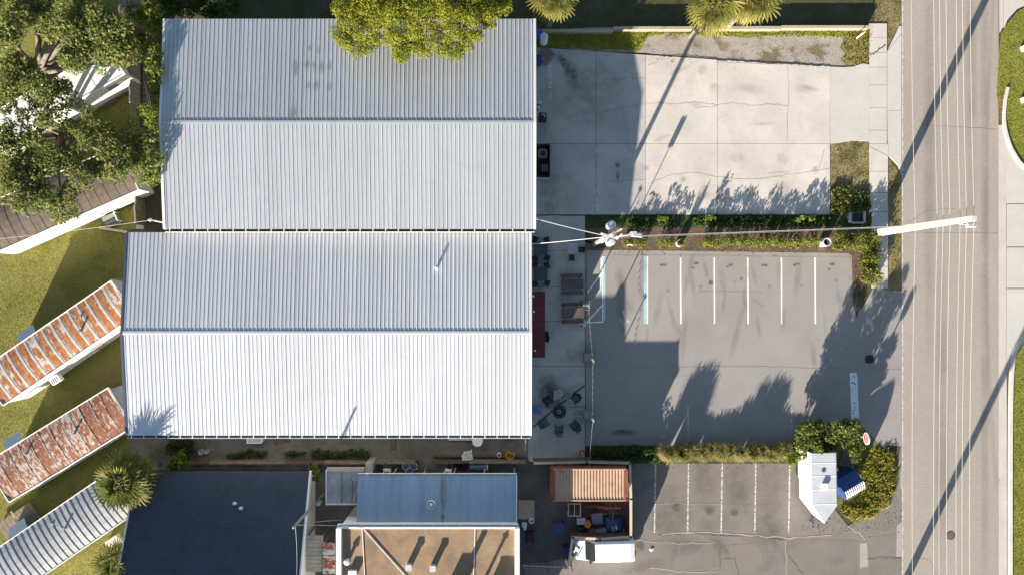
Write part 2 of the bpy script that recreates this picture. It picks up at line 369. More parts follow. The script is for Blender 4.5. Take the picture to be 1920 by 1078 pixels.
gE1 = [(1931, 10), (1908, 21), (1890, 42), (1877, 62), (1872, 100), (1868, 180), (1873, 190), (1878, 232), (1886, 240), (1893, 270), (1908, 298), (1935, 318), (2150, 320), (2150, 8)]
gE2 = [(1936, 614), (1908, 645), (1899, 668), (1896, 720), (1896, 2600), (2150, 2600), (2150, 602)]
sheet('lawn_east', gE1, .05, GRSE); sheet('lawn_east', gE2, .05, GRSE)
sheet('leaf_litter', [(1869, 178), (1884, 172), (1881, 200), (1880, 228), (1874, 236)], .056, mat('leaf_litter', (.26, .17, .07), var=.35, scale=2, fine=.3, fscale=7, bump=.6))
def kerb(pts, wd=.22, h=.15, name='kerb'):
    q = P(pts); L, Rr = [], []
    for i, p in enumerate(q):
        a = q[max(i-1, 0)]; b = q[min(i+1, len(q)-1)]; dx, dy = b[0]-a[0], b[1]-a[1]; l = math.hypot(dx, dy)
        L.append((p[0]-dy/l*wd/2, p[1]+dx/l*wd/2)); Rr.append((p[0]+dy/l*wd/2, p[1]-dx/l*wd/2))
    n = len(q); g = G(); vs = []
    for z in (-.05, h): vs += [(x, y, z) for x, y in L]+[(x, y, z) for x, y in Rr]
    fs = []
    for i in range(n-1): fs += [(2*n+i, 3*n+i, 3*n+i+1, 2*n+i+1), (i, 2*n+i, 2*n+i+1, i+1), (n+i, n+i+1, 3*n+i+1, 3*n+i)]
    fs += [(0, n, 3*n, 2*n), (n-1, 2*n-1, 4*n-1, 3*n-1)[::-1]]
    g.add(vs, fs); return g.obj(name, KERB, kind='structure')
def arc(pts, n=6):   # Catmull-Rom
    out = []
    for i in range(len(pts)-1):
        p0 = pts[max(i-1, 0)]; p1 = pts[i]; p2 = pts[i+1]; p3 = pts[min(i+2, len(pts)-1)]
        for k in range(n):
            t = k/n; out.append(tuple(.5*(2*p1[j]+(p2[j]-p0[j])*t+(2*p0[j]-5*p1[j]+4*p2[j]-p3[j])*t*t+(3*p1[j]-p0[j]-3*p2[j]+p3[j])*t**3) for j in (0, 1)))
    return out+[pts[-1]]
kerb(arc([(1888, 165), (1883, 190), (1881, 225), (1886, 255), (1899, 288), (1925, 317), (1990, 335)]), .24)
kerb(arc([(1990, 590), (1932, 618), (1908, 646), (1898, 675), (1894, 740), (1893, 900), (1893, 1100), (1893, 2000)]), .30)
# sidewalk, apron, verge on the near side
sw = thing('sidewalk', None, None); sw['kind'] = 'structure'
ys = [45, 72, 100, 127, 160, 203, 245, 270, 322, 362, 398, 432, 470, 500, 541]
for a, b in zip(ys[:-1], ys[1:]):
    x1 = 1662 if b < 300 else 1664; x0 = 1630 if b < 400 else 1634
    slab('paving_slab', [(x0, a+.35), (x1, a+.35), (x1, b-.35), (x0, b-.35)], .075, CONC2 if 120 < b < 300 else CONC, sw)
crack(sw, [(1631, 105), (1645, 96), (1660, 84)], .10, .08, CRK, .05, 5)
crack(sw, [(1630, 276), (1648, 285), (1663, 293)], .03, .08, JNT, .03, 5)
ap = thing('driveway_apron', None, None); ap['kind'] = 'structure'
slab('concrete_slab', [(1556, 126), (1580, 127), (1598, 126), (1617, 120), (1629.5, 122), (1629.5, 266), (1600, 264), (1575, 268), (1556.5, 270)], .055, CONC2, ap)
slab('concrete_slab', [(1663, 97), (1671, 80), (1680, 62), (1685, 50), (1689.6, 50), (1689.6, 63), (1663, 63.1+34)], .055, CONC2, ap)
slab('concrete_slab', [(1663, 98), (1689.6, 64), (1689.6, 208), (1663, 208)], .053, CONC2, ap)
slab('concrete_slab', [(1663, 208.6), (1689.6, 208.6), (1689.6, 330), (1684, 312), (1664.5, 292)], .055, CONC2, ap)
sheet('verge', [(1640, -400), (1690, -400), (1690, 50), (1684, 50), (1662, 92), (1662, 45), (1630, 45), (1630, 62), (1640, 40)], .012, VERG)
sheet('verge', [(1664, 294), (1690, 330), (1690, 545), (1664, 545)], .012, VERG)
sheet('verge', [(1556, 270), (1576, 266), (1600, 263), (1630, 267), (1634, 410), (1634, 440), (1556, 440)], .012, VERG)
sheet('sandy_verge', [(1110, 52), (1636, 50), (1632, 120), (1617, 119), (1598, 124), (1555, 124), (1345, 113), (1240, 104), (1210, 100), (1100, 96), (1040, 90), (1003, 90), (1003, 60)], .010, SAND)
sheet('grass_strip', [(1003, 60), (1110, 58), (1636, 54), (1634, 74), (1560, 70), (1480, 64), (1400, 72), (1330, 66), (1250, 62), (1215, 70), (1200, 96), (1100, 93), (1030, 90), (1003, 90)], .016, GRSE)
sheet('grass_strip', [(1578, 70), (1634, 60), (1631, 121), (1616, 119), (1598, 124), (1583, 123), (1576, 112), (1584, 101), (1574, 90), (1582, 80)], .018, VERG)
# concrete lot (north)
lot = thing('concrete_lot', None, None); lot['kind'] = 'structure'
def top(x): return np.interp(x, [1003, 1040, 1100, 1210, 1345, 1555], [90, 92, 96, 104, 113, 125])
e = .35
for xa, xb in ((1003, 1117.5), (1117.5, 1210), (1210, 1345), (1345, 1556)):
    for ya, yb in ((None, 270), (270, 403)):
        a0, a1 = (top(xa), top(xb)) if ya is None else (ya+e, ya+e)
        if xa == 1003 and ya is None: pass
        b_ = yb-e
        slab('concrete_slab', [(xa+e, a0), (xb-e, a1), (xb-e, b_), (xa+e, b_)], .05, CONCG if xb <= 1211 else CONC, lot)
for q in ([(1210, 196), (1230, 193), (1262, 196), (1300, 192), (1345, 197), (1375, 193), (1410, 199), (1440, 195), (1478, 199)],
          [(1345, 113), (1345, 118), (1477, 122), (1478, 160), (1476, 268)], [(1020, 120), (1040, 121)], [(1130, 212), (1165, 203), (1210, 193)],
          [(1150, 150), (1180, 147), (1210, 148)], [(1215, 345), (1260, 328), (1300, 324), (1335, 330), (1390, 337), (1440, 334), (1480, 328), (1520, 322), (1556, 316)],
          [(1215, 123), (1230, 117), (1242, 106)], [(1300, 202), (1345, 201)], [(1440, 325), (1480, 322)], [(1535, 316), (1541, 295), (1545, 280)], [(1140, 340), (1210, 338)]):
    crack(lot, q, .03, .054, JNT, .05, 9)
crack(lot, [(1242, 106), (1300, 108), (1345, 113), (1420, 118), (1500, 122), (1556, 125)], .07, .056, CRK, .05, 14)
strip(lot, 1119, 272, 1119, 402, .09, .055, wornpaint('paint_faint', (.62, .62, .60), .35, .6, 4))
OIL = stainmat('oil_stain', (.07, .06, .05), .55, 2.2); DUST = stainmat('grey_stain', (.25, .23, .20), .28, .9); OILL = stainmat('light_stain', (.17, .155, .14), .3, 1.2)
stain(lot, 1070, 138, 16, 30, .057, OIL, .25); stain(lot, 1055, 115, 9, 22, .058, OIL, .6)
stain(lot, 1100, 180, 90, 70, .0585, DUST); stain(lot, 1158, 309, 6, 8, .057, OIL); stain(lot, 1158, 330, 5, 12, .058, OIL); stain(lot, 1030, 370, 25, 60, .057, OILL)
stain(lot, 1280, 337, 8, 8, .057, OILL); stain(lot, 1212, 316, 8, 6, .057, OILL); stain(lot, 1528, 320, 8, 9, .057, OILL); stain(lot, 1260, 116, 4, 4, .057, OIL)

slab('concrete_pad', [(1022, 230), (1064, 230), (1067, 233), (1067, 252), (1022, 252)], .065, CONCG, lot)
slab('concrete_pad', [(1033, 278), (1067, 278), (1067, 293), (1062, 298), (1033, 298)], .068, SLABP, lot)
text('NO PARKING', .46, wornpaint('stencil_paint', (.70, .72, .72), .36, .44, 5), lot, W(1032, 153)+(.056,), R(90), 'stencil_lettering', 1.12)
# hedge bed between the lots
bed = sheet('planting_bed', [(1055, 404), (1560, 404), (1634, 404), (1634, 470), (1641, 532), (1610, 545), (1603, 590), (1597, 560), (1594, 476), (1150, 468), (1055, 468)], .014, MULCH)
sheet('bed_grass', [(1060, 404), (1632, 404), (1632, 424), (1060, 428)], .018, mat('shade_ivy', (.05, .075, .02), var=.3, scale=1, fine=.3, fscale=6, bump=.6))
# asphalt lot (middle)
al = G().poly(P([(1098, 470), (1150, 469), (1590, 475), (1597, 480), (1599, 570), (1606, 595), (1640, 535), (1668, 545), (1690, 545), (1690, 835), (1495, 838), (1235, 835), (1098, 835)]), .022).obj('asphalt_lot', ASPL, kind='structure')
al.location = (0, 0, 0)
PW = wornpaint('paint_white', (.76, .75, .72), .3, .42, 7); PB = wornpaint('paint_blue', (.30, .50, .58), .25, .38, 4); PWW = wornpaint('paint_worn', (.60, .58, .55), .42, .55, 6)
for x in (1276, 1339, 1402, 1465, 1528): strip(al, x, 483, x+.5, 607, .115, .027, PW)
strip(al, 1213.5, 481, 1213.5, 607, .125, .027, PW); strip(al, 1209, 481, 1209, 607, .16, .026, PB)
strip(al, 1133.5, 481, 1133.5, 600, .13, .0265, PB); strip(al, 1130, 481, 1130, 603, .11, .027, PW)
strip(al, 1127, 484, 1126.5, 540, .09, .026, PW); strip(al, 1100, 604.5, 1130, 603.5, .11, .028, PW); strip(al, 1101, 603.5, 1129, 572, .11, .0282, PW)
strip(al, 1101, 549, 1128, 512, .10, .0284, PW); strip(al, 1101, 576, 1129, 540, .09, .0286, PWW)
strip(al, 1290, 760, 1290, 816, .10, .027, PWW); strip(al, 1484.5, 763, 1483.5, 808, .10, .027, PWW)
# accessible symbol, much worn
g = G(); cx, cy = W(1170, 598); ra = .34
for i in range(16):
    a0, a1 = R(150+i*14), R(150+(i+1)*14); g.quad(*[(cx+r*math.cos(a), cy+r*math.sin(a), .028) for r, a in ((ra-.05, a0), (ra+.05, a0), (ra+.05, a1), (ra-.05, a1))])
g.poly([(cx+.10*math.cos(i*.628)-.06, cy+.58+.10*math.sin(i*.628)) for i in range(10)], .028)
for a, b, wd in (((-.05, .45), (-.02, .05), .1), ((-.04, .26), (.2, .24), .08), ((-.02, .05), (.3, .05), .1), ((.28, .05), (.42, -.25), .1), ((.40, -.25), (.56, -.20), .09)):
    r_ = ribbon([(cx+a[0], cy+a[1]), (cx+b[0], cy+b[1])], wd, .0285); g.add(r_.v, r_.f)
g.obj('accessible_symbol', wornpaint('paint_symbol', (.60, .57, .53), .4, .6, 5), al)
stain(al, 1172, 580, 22, 22, .025, DUST); stain(al, 1170, 810, 30, 8, .025, OIL)
# worn painted strip near the kerb cut
g = G(); q = P([(1593.5, 699), (1606.5, 699), (1610, 790), (1596.5, 790)]); g.poly(q, .027).obj('painted_bar', wornpaint('paint_bar', (.72, .73, .74), .34, .46, 3), al)
strip(al, 1594, 699, 1597, 790, .08, .029, PW); strip(al, 1606, 699, 1609.5, 790, .08, .029, PW); strip(al, 1593.5, 699.5, 1606.5, 699.5, .07, .0295, PW)
for x in (1245, 1305, 1370, 1435, 1495, 1560):
    stain(al, x, 493+random.uniform(-3, 5), 7, 3.5, .025, OIL); stain(al, x-6, 500+random.uniform(-3, 6), 4, 3, .0253, OIL); stain(al, x+8, 520+random.uniform(-6, 30), 4, 5, .0256, OILL)
stain(al, 1333, 530, 6, 6, .0258, OIL); stain(al, 1390, 523, 4, 5, .0259, OIL)
for q in ([(1098, 688), (1180, 686), (1270, 688), (1400, 686), (1540, 690), (1690, 692)], [(1310, 546), (1430, 547)], [(1150, 478), (1590, 482)], [(1410, 560), (1425, 570), (1430, 575)]): crack(al, q, .03, .0262, JNT, .03, 12)
G().prism(P([(1622.5, 666), (1637.5, 666), (1637.5, 680), (1622.5, 680)]), .0, .03).obj('drain_frame', DRK, al)
gd = thing('drain_grate', 'square black iron drain grate set in the asphalt lot by the street', 'drain', W3(1630, 673, .03)[:2]+(.03,))
for i in range(6): G().box((0, -.25+i*.1, .012), (.56, .05, .024)).obj('bar', BLK, gd, wld=False)
G().ring((0, 0, 0), .40, .36, .02, 4).obj('frame', BLK, gd, wld=False)
# old asphalt lot (south)
ol = G().poly(P([(1183, 868), (1495, 868), (1590, 985), (1640, 960), (1680, 905), (1688, 835), (1690, 835), (1690, 1500), (985, 1500), (985, 1065), (1183, 1010)]), .020).obj('asphalt_lot_old', ASPO, kind='structure')
for pts, m_ in (([(1228, 1012), (1345, 1017), (1350, 1062), (1235, 1075)], ASPD), ([(1355, 1022), (1470, 1012), (1472, 1070), (1385, 1075), (1378, 1048), (1358, 1047)], ASPO),
                ([(1480, 1010), (1608, 1012), (1612, 1140), (1482, 1140)], ASPD), ([(1585, 995), (1640, 960), (1678, 920), (1688, 960), (1688, 990), (1625, 1000)], ASPD),
                ([(1628, 1006), (1680, 1000), (1682, 1040), (1630, 1044)], ASPD), ([(1630, 1048), (1690, 1046), (1690, 1140), (1632, 1140)], ASPD)):
    G().poly(P(pts), .0245).obj('asphalt_patch', m_, ol)
for pts in ([(1681, 985), (1690, 978), (1690, 1043), (1680, 1043)], [(1612, 1018), (1625, 1016), (1628, 1060), (1612, 1064)], [(1688, 882), (1690.5, 882), (1690.5, 915), (1687, 915)]):
    G().poly(P(pts), .026).obj('concrete_patch', ASPE, ol)
for x in (1228, 1290, 1353, 1416, 1479.5): strip(ol, x+1, 868, x-1, 998, .12, .028, wornpaint('paint_old', (.62, .60, .56), .38, .54, 8))
for q, m_, wd in (([(1235, 1001), (1300, 998), (1355, 1003), (1430, 1006), (1470, 1010)], CRK, .06), ([(1195, 1012), (1260, 1018), (1345, 1017)], CRKP, .1),
                  ([(1350, 1018), (1351, 1065)], CRK, .05), ([(1240, 1000), (1330, 998), (1420, 1004), (1480, 1008), (1560, 1002)], CRKP, .14), ([(1478, 1040), (1495, 1062), (1515, 1090)], CRK, .06), ([(1472, 1012), (1476, 1100)], CRKP, .12),
                  ([(1228, 944), (1290, 943), (1353, 945)], CRKP, .06), ([(1358, 1046), (1379, 1046), (1385, 1080)], CRK, .05), ([(1215, 1064), (1290, 1072), (1350, 1070)], CRKP, .12),
                  ([(1625, 1046), (1660, 1043), (1690, 1045)], CRK, .05), ([(1590, 985), (1612, 1000), (1622, 1010)], CRKP, .14), ([(1355, 945), (1480, 946), (1500, 948)], JNT, .03)):
    crack(ol, q, wd*.6, .030+random.uniform(0, .0015), m_, .07, 9)
for x, y, r in ((1268, 950, 10), (1330, 955, 12), (1376, 960, 9), (1200, 1022, 12), (1260, 970, 40), (1320, 900, 30), (1385, 910, 30), (1445, 905, 35), (1440, 990, 30)):
    stain(ol, x, y, r, r*(1 if r < 20 else 2), .0265+random.uniform(0, .001), OIL if r < 14 else OILL)
# patio
pa = thing('patio', None, None); pa['kind'] = 'structure'
for a, b in ((405, 470), (470, 538), (538, 602), (602, 686), (686, 762), (762, 862)):
    xa = 990; m_ = CONCG
    slab('concrete_slab', [(xa, a+e), (1096.5, a+e), (1096.5, b-e), (xa, b-e)], .07, m_, pa)
G().prism(P([(1031, 404.8), (1051, 404.8), (1051, 445), (1031, 445)]), .02, .078).obj('concrete_path', SLABP, pa)
ribbon(P([(1000, 800), (1040, 765), (1096, 722)]), .12, .075).obj('drain_joint', CRK, pa)
stain(pa, 1030, 735, 28, 38, .0755, OIL, .2); stain(pa, 1075, 660, 40, 30, .076, DUST)
sheet('dirt_strip', [(1052, 440), (1150, 462), (1150, 470), (1097, 470), (1097, 450), (1052, 446)], .03, DIRT)
slab('raised_edge', [(1096.6, 470), (1100, 470), (1100, 560), (1096.6, 560)], .10, WOODG, pa)
# alley south of the white-roofed building
sheet('alley_ground', [(242, 790), (990, 790), (990, 880), (242, 880)], .010, mat('alley_dirt', (.20, .185, .165), var=.2, scale=.6, fine=.12, fscale=7, col2=(.13, .115, .085), c2lo=.45, c2hi=.65, c2scale=.4, bump=.2))
sheet('yard_ground', [(580, 855), (1183, 868), (1183, 1010), (1075, 1065), (985, 1500), (560, 1500)], .008, mat('yard_dirt', (.13, .125, .12), var=.25, scale=.5, fine=.15, fscale=6, bump=.2))
# grass blades as stuff
def grass(name, polys, dens, hgt, mt, z):
    import mathutils.geometry as mg
    P0 = []
    for pl in polys:
        q = P(pl); xs = [p[0] for p in q]; ys_ = [p[1] for p in q]; xa, xb, ya, yb = max(min(xs), -45), min(max(xs), 45), max(min(ys_), -27), min(max(ys_), 27)
        n = int((xb-xa)*(yb-ya)*dens); pts = np.column_stack([rng.uniform(xa, xb, n), rng.uniform(ya, yb, n)])
        X, Y = pts[:, 0], pts[:, 1]; ins = np.zeros(n, bool); k = len(q)
        for i in range(k):
            x1, y1 = q[i]; x2, y2 = q[(i+1) % k]
            c = ((y1 > Y) != (y2 > Y)) & (X < (x2-x1)*(Y-y1)/((y2-y1) or 1e-9)+x1); ins ^= c
        P0.append(pts[ins])
    p = np.concatenate(P0); n = len(p); a = rng.uniform(0, 6.283, n); hh = hgt*rng.uniform(.5, 1.4, n); wd = hgt*.38
    d = np.column_stack([np.cos(a), np.sin(a)])*wd; lean = rng.normal(size=(n, 2))*hgt*.6
    vs = np.zeros((n, 3, 3), np.float32); vs[:, 0, :2] = p-d; vs[:, 1, :2] = p+d; vs[:, :2, 2] = z; vs[:, 2, :2] = p+lean; vs[:, 2, 2] = z+hh
    me = bpy.data.meshes.new(name); me.vertices.add(3*n); me.vertices.foreach_set('co', vs.ravel()); idx = np.arange(3*n, dtype=np.int32)
    me.loops.add(3*n); me.loops.foreach_set('vertex_index', idx); me.polygons.add(n); me.polygons.foreach_set('loop_start', idx[::3].copy()); me.update(calc_edges=True); me.materials.append(mt)
    o = inst(name, me); tag(o, kind='stuff'); return o
LG = leafmat('grass_blade', (.28, .275, .045), (.43, .39, .085), .42, (.68, .75, .58), .45); LGE = leafmat('grass_blade_green', (.23, .25, .03), (.37, .36, .055), .38, (.75, .7, .7), .5); LGD = leafmat('grass_blade_dry', (.22, .17, .06), (.15, .13, .03), .3)
tag(grass('lawn_grass', [[(-20, 380), (262, 380), (242, 430), (242, 1100), (-20, 1100)], [(130, 120), (262, 120), (262, 260), (130, 260)]], 90, .065, LG, .0), 'mown grass around the mobile homes', None)
tag(grass('verge_grass', [[p for p in gE1], [p for p in gE2]], 130, .06, LGE, .05), 'green lawn grass beyond the street kerb', None)
tag(grass('dry_grass', [[(1556, 270), (1630, 267), (1634, 404), (1556, 404)], [(1666, 300), (1688, 335), (1688, 540), (1666, 540)], [(1642, 0), (1688, 0), (1686, 46), (1662, 88), (1662, 44), (1632, 44)]], 80, .07, LGD, .01), 'dry brown grass on the verge beside the sidewalk', None)
tag(grass('weed_grass', [[(1003, 60), (1110, 58), (1636, 54), (1634, 72), (1400, 70), (1215, 68), (1195, 94), (1030, 90), (1003, 90)], [(1586, 66), (1632, 62), (1628, 120), (1596, 123), (1578, 116), (1586, 100), (1576, 86)]], 90, .12, LGE, .01), 'green weeds along the low wall', None)

SCF = stainmat('tyre_scuff', (.18, .17, .16), .2, .8)
for i in range(26):
    x, y = random.uniform(1150, 1580), random.uniform(500, 680); stain(al, x, y, random.uniform(3, 9), random.uniform(18, 60), .0266+i*.00006, SCF, random.uniform(-.25, .25))
for i in range(18):
    x, y = random.uniform(1200, 1660), random.uniform(880, 1075); stain(ol, x, y, random.uniform(6, 20), random.uniform(15, 50), .0275+i*.00006, SCF if i % 3 else OILL, random.uniform(-1.5, 1.5))
for i in range(16):
    x, y = random.uniform(1220, 1545), random.uniform(125, 395); stain(lot, x, y, random.uniform(8, 35), random.uniform(4, 14), .0575+i*.00006, stainmat('soil_stain', (.30, .27, .23), .22, 1.4) if 'soil_stain' not in MT else MT['soil_stain'], random.uniform(-.4, .4))
# ================================================================ large metal buildings
def ribbed_panel(name, wd, L, mt, ribs=3, rh=.031, rb=.075, rt=.03, lap=.006):
    xs = [(-wd/2, lap)]; p = wd/ribs
    for i in range(ribs):
        c = -wd/2+p*(i+.5); k = 1.25 if i == 0 else 1
        xs += [(c-rb/2*k, 0), (c-rt/2*k, rh*k), (c+rt/2*k, rh*k), (c+rb/2*k, 0)]
    xs.append((wd/2+.01, 0)); g = G(); n = len(xs)
    g.add([(x, 0, z) for x, z in xs]+[(x, -L, z) for x, z in xs], [(i, n+i, n+i+1, i+1) for i in range(n-1)])
    return g.mesh(name, mt)
def metal_building(name, label, x0, x1, yn, yr, ys_, he, hr, mt, pitch, wallm, gut_n, gut_s, hn=None, trims=(WALLM, WALLM)):
    hn = he if hn is None else hn
    t = thing(name, label, 'building', ((x0+x1)/2, yr, 0))
    ov = .35
    g = G(); pr = [(yn-ov, hn-.16), (yr, hr-.13), (ys_+ov, he-.16)]; a, b = x0+ov, x1-ov
    vs = []
    for x in (a, b): vs += [(x, yn-ov, 0), (x, yn-ov, hn-.16), (x, yr, hr-.14), (x, ys_+ov, he-.16), (x, ys_+ov, 0)]
    g.add(vs, [(0, 1, 2, 3, 4), (9, 8, 7, 6, 5), (0, 5, 6, 1), (1, 6, 7, 2), (2, 7, 8, 3), (3, 8, 9, 4)]); g.obj('wall', wallm, t)
    npan = int(round((x1-x0)/pitch)); wd = (x1-x0)/npan
    for nm, ye, hh, rz in (('s', ys_, he, 0), ('n', yn, hn, math.pi)):
        dy = abs(yr-ye); th = math.atan2(hr-hh, dy); L = math.hypot(dy, hr-hh)
        me = ribbed_panel('roof_panel_'+nm, wd, L, mt)
        for i in range(npan):
            x = x0+wd*(i+.5); inst('roof_panel', me, t, (x-t.location.x, 0, hr), (th+random.uniform(-.0006, .0006), 0, rz))
    g = G()
    for s_, ye, hh in ((-1, ys_, he), (1, yn, hn)):
        sl_ = (hr-hh)/abs(yr-ye)
        g.quad(*[(x, yr+s_*d, hr+.052-sl_*d) for x, d in (((x0-.03), 0), ((x1+.03), 0), ((x1+.03), .14), ((x0-.03), .14))][::(-1 if s_ > 0 else 1)])
    g.obj('ridge_cap', mt, t)
    for x, tm in ((x0-.06, trims[0]), (x1+.06, trims[1])):
        for ye, hh in ((ys_, he), (yn, hn)):
            g = G(); vs = []
            for dx in (-.09, .09):
                for z in (-.22, .055): vs += [(x+dx, yr, hr+z), (x+dx, ye, hh+z)]
            g.add(vs, [(2, 3, 7, 6), (0, 2, 6, 4), (0, 1, 3, 2), (4, 6, 7, 5), (1, 5, 7, 3), (0, 4, 5, 1)]); g.obj('rake_trim', tm, t)
    sm = G().box((0, 0, 0), (.055, .24, .02)).mesh('gutter_strap', WHT)
    for on, s_, ye, hh in ((gut_s, -1, ys_, he), (gut_n, 1, yn, hn)):
        if not on: continue
        yc = ye+s_*.10
        G().box(((x0+x1)/2, yc, hh-.17), (x1-x0, .17, .02)).obj('gutter', DRK, t)
        G().box(((x0+x1)/2, ye+s_*.205, hh-.11), (x1-x0+.1, .035, .16)).obj('gutter_lip', WALLM, t)
        for i in range(npan):
            inst('gutter_strap', sm, t, (x0+wd*(i+.0)+wd*.33-t.location.x, yc-yr, hh-.01), (0, 0, 0))
    return t
xa, xb = W(310, 0, 5.75)[0], W(1001, 0, 5.75)[0]
bA = metal_building('metal_building', 'large grey ribbed metal-roofed building partly covered by a yellow-green tree', xa, xb, W(0, 36, 5.75)[1], W(0, 230, 6.35)[1], W(0, 430, 5.75)[1], 5.75, 6.35, ROOFA, .915, WALLM, False, True)
xa, xb = W(239, 0, 5.05)[0], W(993, 0, 5.05)[0]
bB = metal_building('metal_building', 'large white ribbed metal-roofed building beside the patio with the fire pit', xa, xb, W(0, 433, 5.05)[1]-.12, W(0, 624, 5.7)[1], W(0, 816, 5.05)[1], 5.05, 5.7, ROOFB, .915, WALLM, False, True, trims=(mat('trim_shade_navy', (.05, .07, .11)), WALLM))  # west rake: shading line along that edge put into the trim colour
# openings on the east walls
for t, ys2, h2, x in ((bA, (17.5, 13.0), 3.4, W(1001, 0, 5.75)[0]-.34), (bB, (1.2, -5.0), 2.4, W(993, 0, 5.05)[0]-.34)):
    for i, y in enumerate(ys2): G().box((x, y, h2/2+.06), (.08, 3.2 if i == 0 else 1.1, h2)).obj('door', GRY if i == 0 else DRK, t)
# roof vent pipe and stains
vp = G().cyl((*W(819, 502, 5.35), 5.20), .09, .42, 10).obj('vent_pipe', WHT, bB); G().cyl((*W(819, 502, 5.35), 5.62), .13, .05, 10, .02).obj('pipe_cap', WHT, vp)
STN = stainmat('roof_stain', (.16, .18, .20), .55, 3)
xr, yr_ = W(1, 228, 6.35)
for x, y, rx, ry in ((553, 130, 7, 16), (575, 126, 6, 12), (588, 126, 5, 12), (602, 128, 6, 14), (617, 126, 5, 10), (592, 163, 8, 8), (577, 163, 5, 6), (617, 165, 6, 9), (580, 92, 6, 7), (597, 96, 5, 7), (548, 215, 9, 16)):
    hh = 6.35-(6.35-5.75)*((228-y)/192.); o = stain(bA, 960, 539, rx*.9, ry, 0, STN); wx, wy = W(x, y, hh)
    o.location = (wx-bA.location.x, wy-bA.location.y, hh+.043); o.rotation_euler = (-math.atan2(.6, abs(W(0, 36, 5.75)[1]-bA.location.y)), 0, 0)
# ================================================================ mobile homes
PANE = mat('louvre_pane', (.30, .32, .33), rough=.3, var=.1)
def mobile_home(name, label, cpx, ang, L, Wd, h, mt, pitch, wallm, crown=.16, rib=.02, trimm=WHT, windows=True, skirt=True, seed=1, vents=()):
    rr = random.Random(seed); cx, cy = W(cpx[0], cpx[1], h); t = thing(name, label, 'mobile home', (cx, cy, 0), ang)
    G().box((0, 0, (h-.12+.35)/2), (L-.16, Wd-.16, h-.12-.35)).obj('wall', wallm, t, wld=False)
    if skirt: G().box((0, 0, .2), (L-.24, Wd-.24, .44)).obj('skirting', mat('skirt_grey', (.42, .42, .40), var=.1), t, wld=False)
    n = max(1, int(round(L/pitch))); wd = L/n; g = G(); K = 6; prof = [(-wd/2, rib), (-wd/2+.05, rib), (-wd/2+.08, 0), (wd/2-.012, 0), (wd/2-.012, -.05)]
    m = len(prof); vs = []
    for j in range(K+1):
        y = -Wd/2+Wd*j/K; zc = crown*(1-(2*y/Wd)**2); vs += [(x, y, zc+z) for x, z in prof]
    g.add(vs, [(j*m+i, j*m+i+1, (j+1)*m+i+1, (j+1)*m+i) for j in range(K) for i in range(m-1)])
    me = g.mesh('roof_panel', mt)
    for i in range(n): inst('roof_panel', me, t, (-L/2+wd*(i+.5), 0, h-.10+rr.uniform(-.004, .004)))
    for y in (-Wd/2-.02, Wd/2+.02): G().box((0, y, h-.12), (L+.1, .06, .14)).obj('eave_trim', trimm, t, wld=False)
    for x in (-L/2-.02, L/2+.02): G().box((x, 0, h-.08), (.06, Wd, .22)).obj('end_trim', trimm, t, wld=False)
    if windows:
        for s in (-1, 1):
            for i, x in enumerate(np.linspace(-L/2+1.6, L/2-1.6, 4)):
                f = G().box((x, s*(Wd/2-.06), 1.9), (1.0, .07, .6)).obj('window', trimm, t, wld=False); G().box((x, s*(Wd/2-.05), 1.9), (.9, .07, .5)).obj('pane', PANE, f, wld=False)
        G().box((L*.12, -Wd/2+.06, 1.45), (.85, .07, 1.9)).obj('door', mat('door_beige', (.5, .47, .40)), t, wld=False)
    for (vx, vy, vh) in vents: G().cyl((vx, vy, h-.05), .09, vh, 9).obj('vent_pipe', GRY, t, wld=False); 
    return t
RU1 = rustmat('rusty_roof_striped', (.50, .47, .42), (.24, .075, .03), (.40, .19, .085), edge=.45, thr=.45, sc=(2.2, 1.1, 1), width=.83)
RU2 = rustmat('rusty_roof_blotchy', (.48, .42, .36), (.15, .05, .035), (.32, .14, .08), edge=.05, thr=.465, sc=(6.0, 2.6, 1), width=.9)
BRN = rustmat('brown_roof', (.135, .11, .095), (.10, .078, .065), (.16, .12, .09), edge=.1, thr=.5, sc=(1.2, .7, 1), width=.75)
GRB = mat('galvanised_roof', (.44, .45, .46), objrand=.25, streak=.15, rough=.5, var=.12, scale=.7, fine=.08, fscale=6, metal=.2)
WHR = mat('white_roof', (.78, .77, .74), rough=.6, var=.04, scale=.5, fine=.04)
A3 = math.atan2(.564, .826)
t3 = mobile_home('mobile_home', 'mobile home with orange rust stripes on its pale metal roof', (106, 643), A3, 12.2, 3.2, 3.2, RU1, .83, WHTW, seed=3, vents=((2.1, -.3, .42), (2.7, .6, .18)))
t4 = mobile_home('mobile_home', 'mobile home with blotchy dark brown rusted roof', (109, 834), math.atan2(.5225, .853), 11.0, 3.5, 3.2, RU2, .9, WHTW, seed=4, vents=((1.6, .1, .40), (-2.4, .7, .3)))
t5 = mobile_home('mobile_home', 'mobile home with closely ribbed grey metal roof beside the tall palm', (101, 1010), A3, 12.2, 3.7, 3.2, GRB, .50, WHTW, crown=.2, rib=.04, seed=5, vents=((1.3, .2, .42), (.6, 1.0, .15), (-.4, -.6, .12)))
t2 = mobile_home('mobile_home', 'white-walled mobile home with dark brown roof under the oak', (103, 375), math.atan2(.402, .915), 12.4, 3.7, 2.85, BRN, .76, WHTW, crown=.3, seed=6, vents=((1.2, .3, .5),))
t1 = mobile_home('mobile_home', 'mobile home with flat bright white roof and wooden steps', (89, 186), math.atan2(.495, .869), 12.2, 2.4, 2.9, WHR, 2.4, WHTW, crown=.06, rib=.02, seed=7)
def lid(par, x, y, z, dx, dy, dz, mt, nm): return G().box((x, y, z), (dx, dy, dz)).obj(nm, mt, par, wld=False)
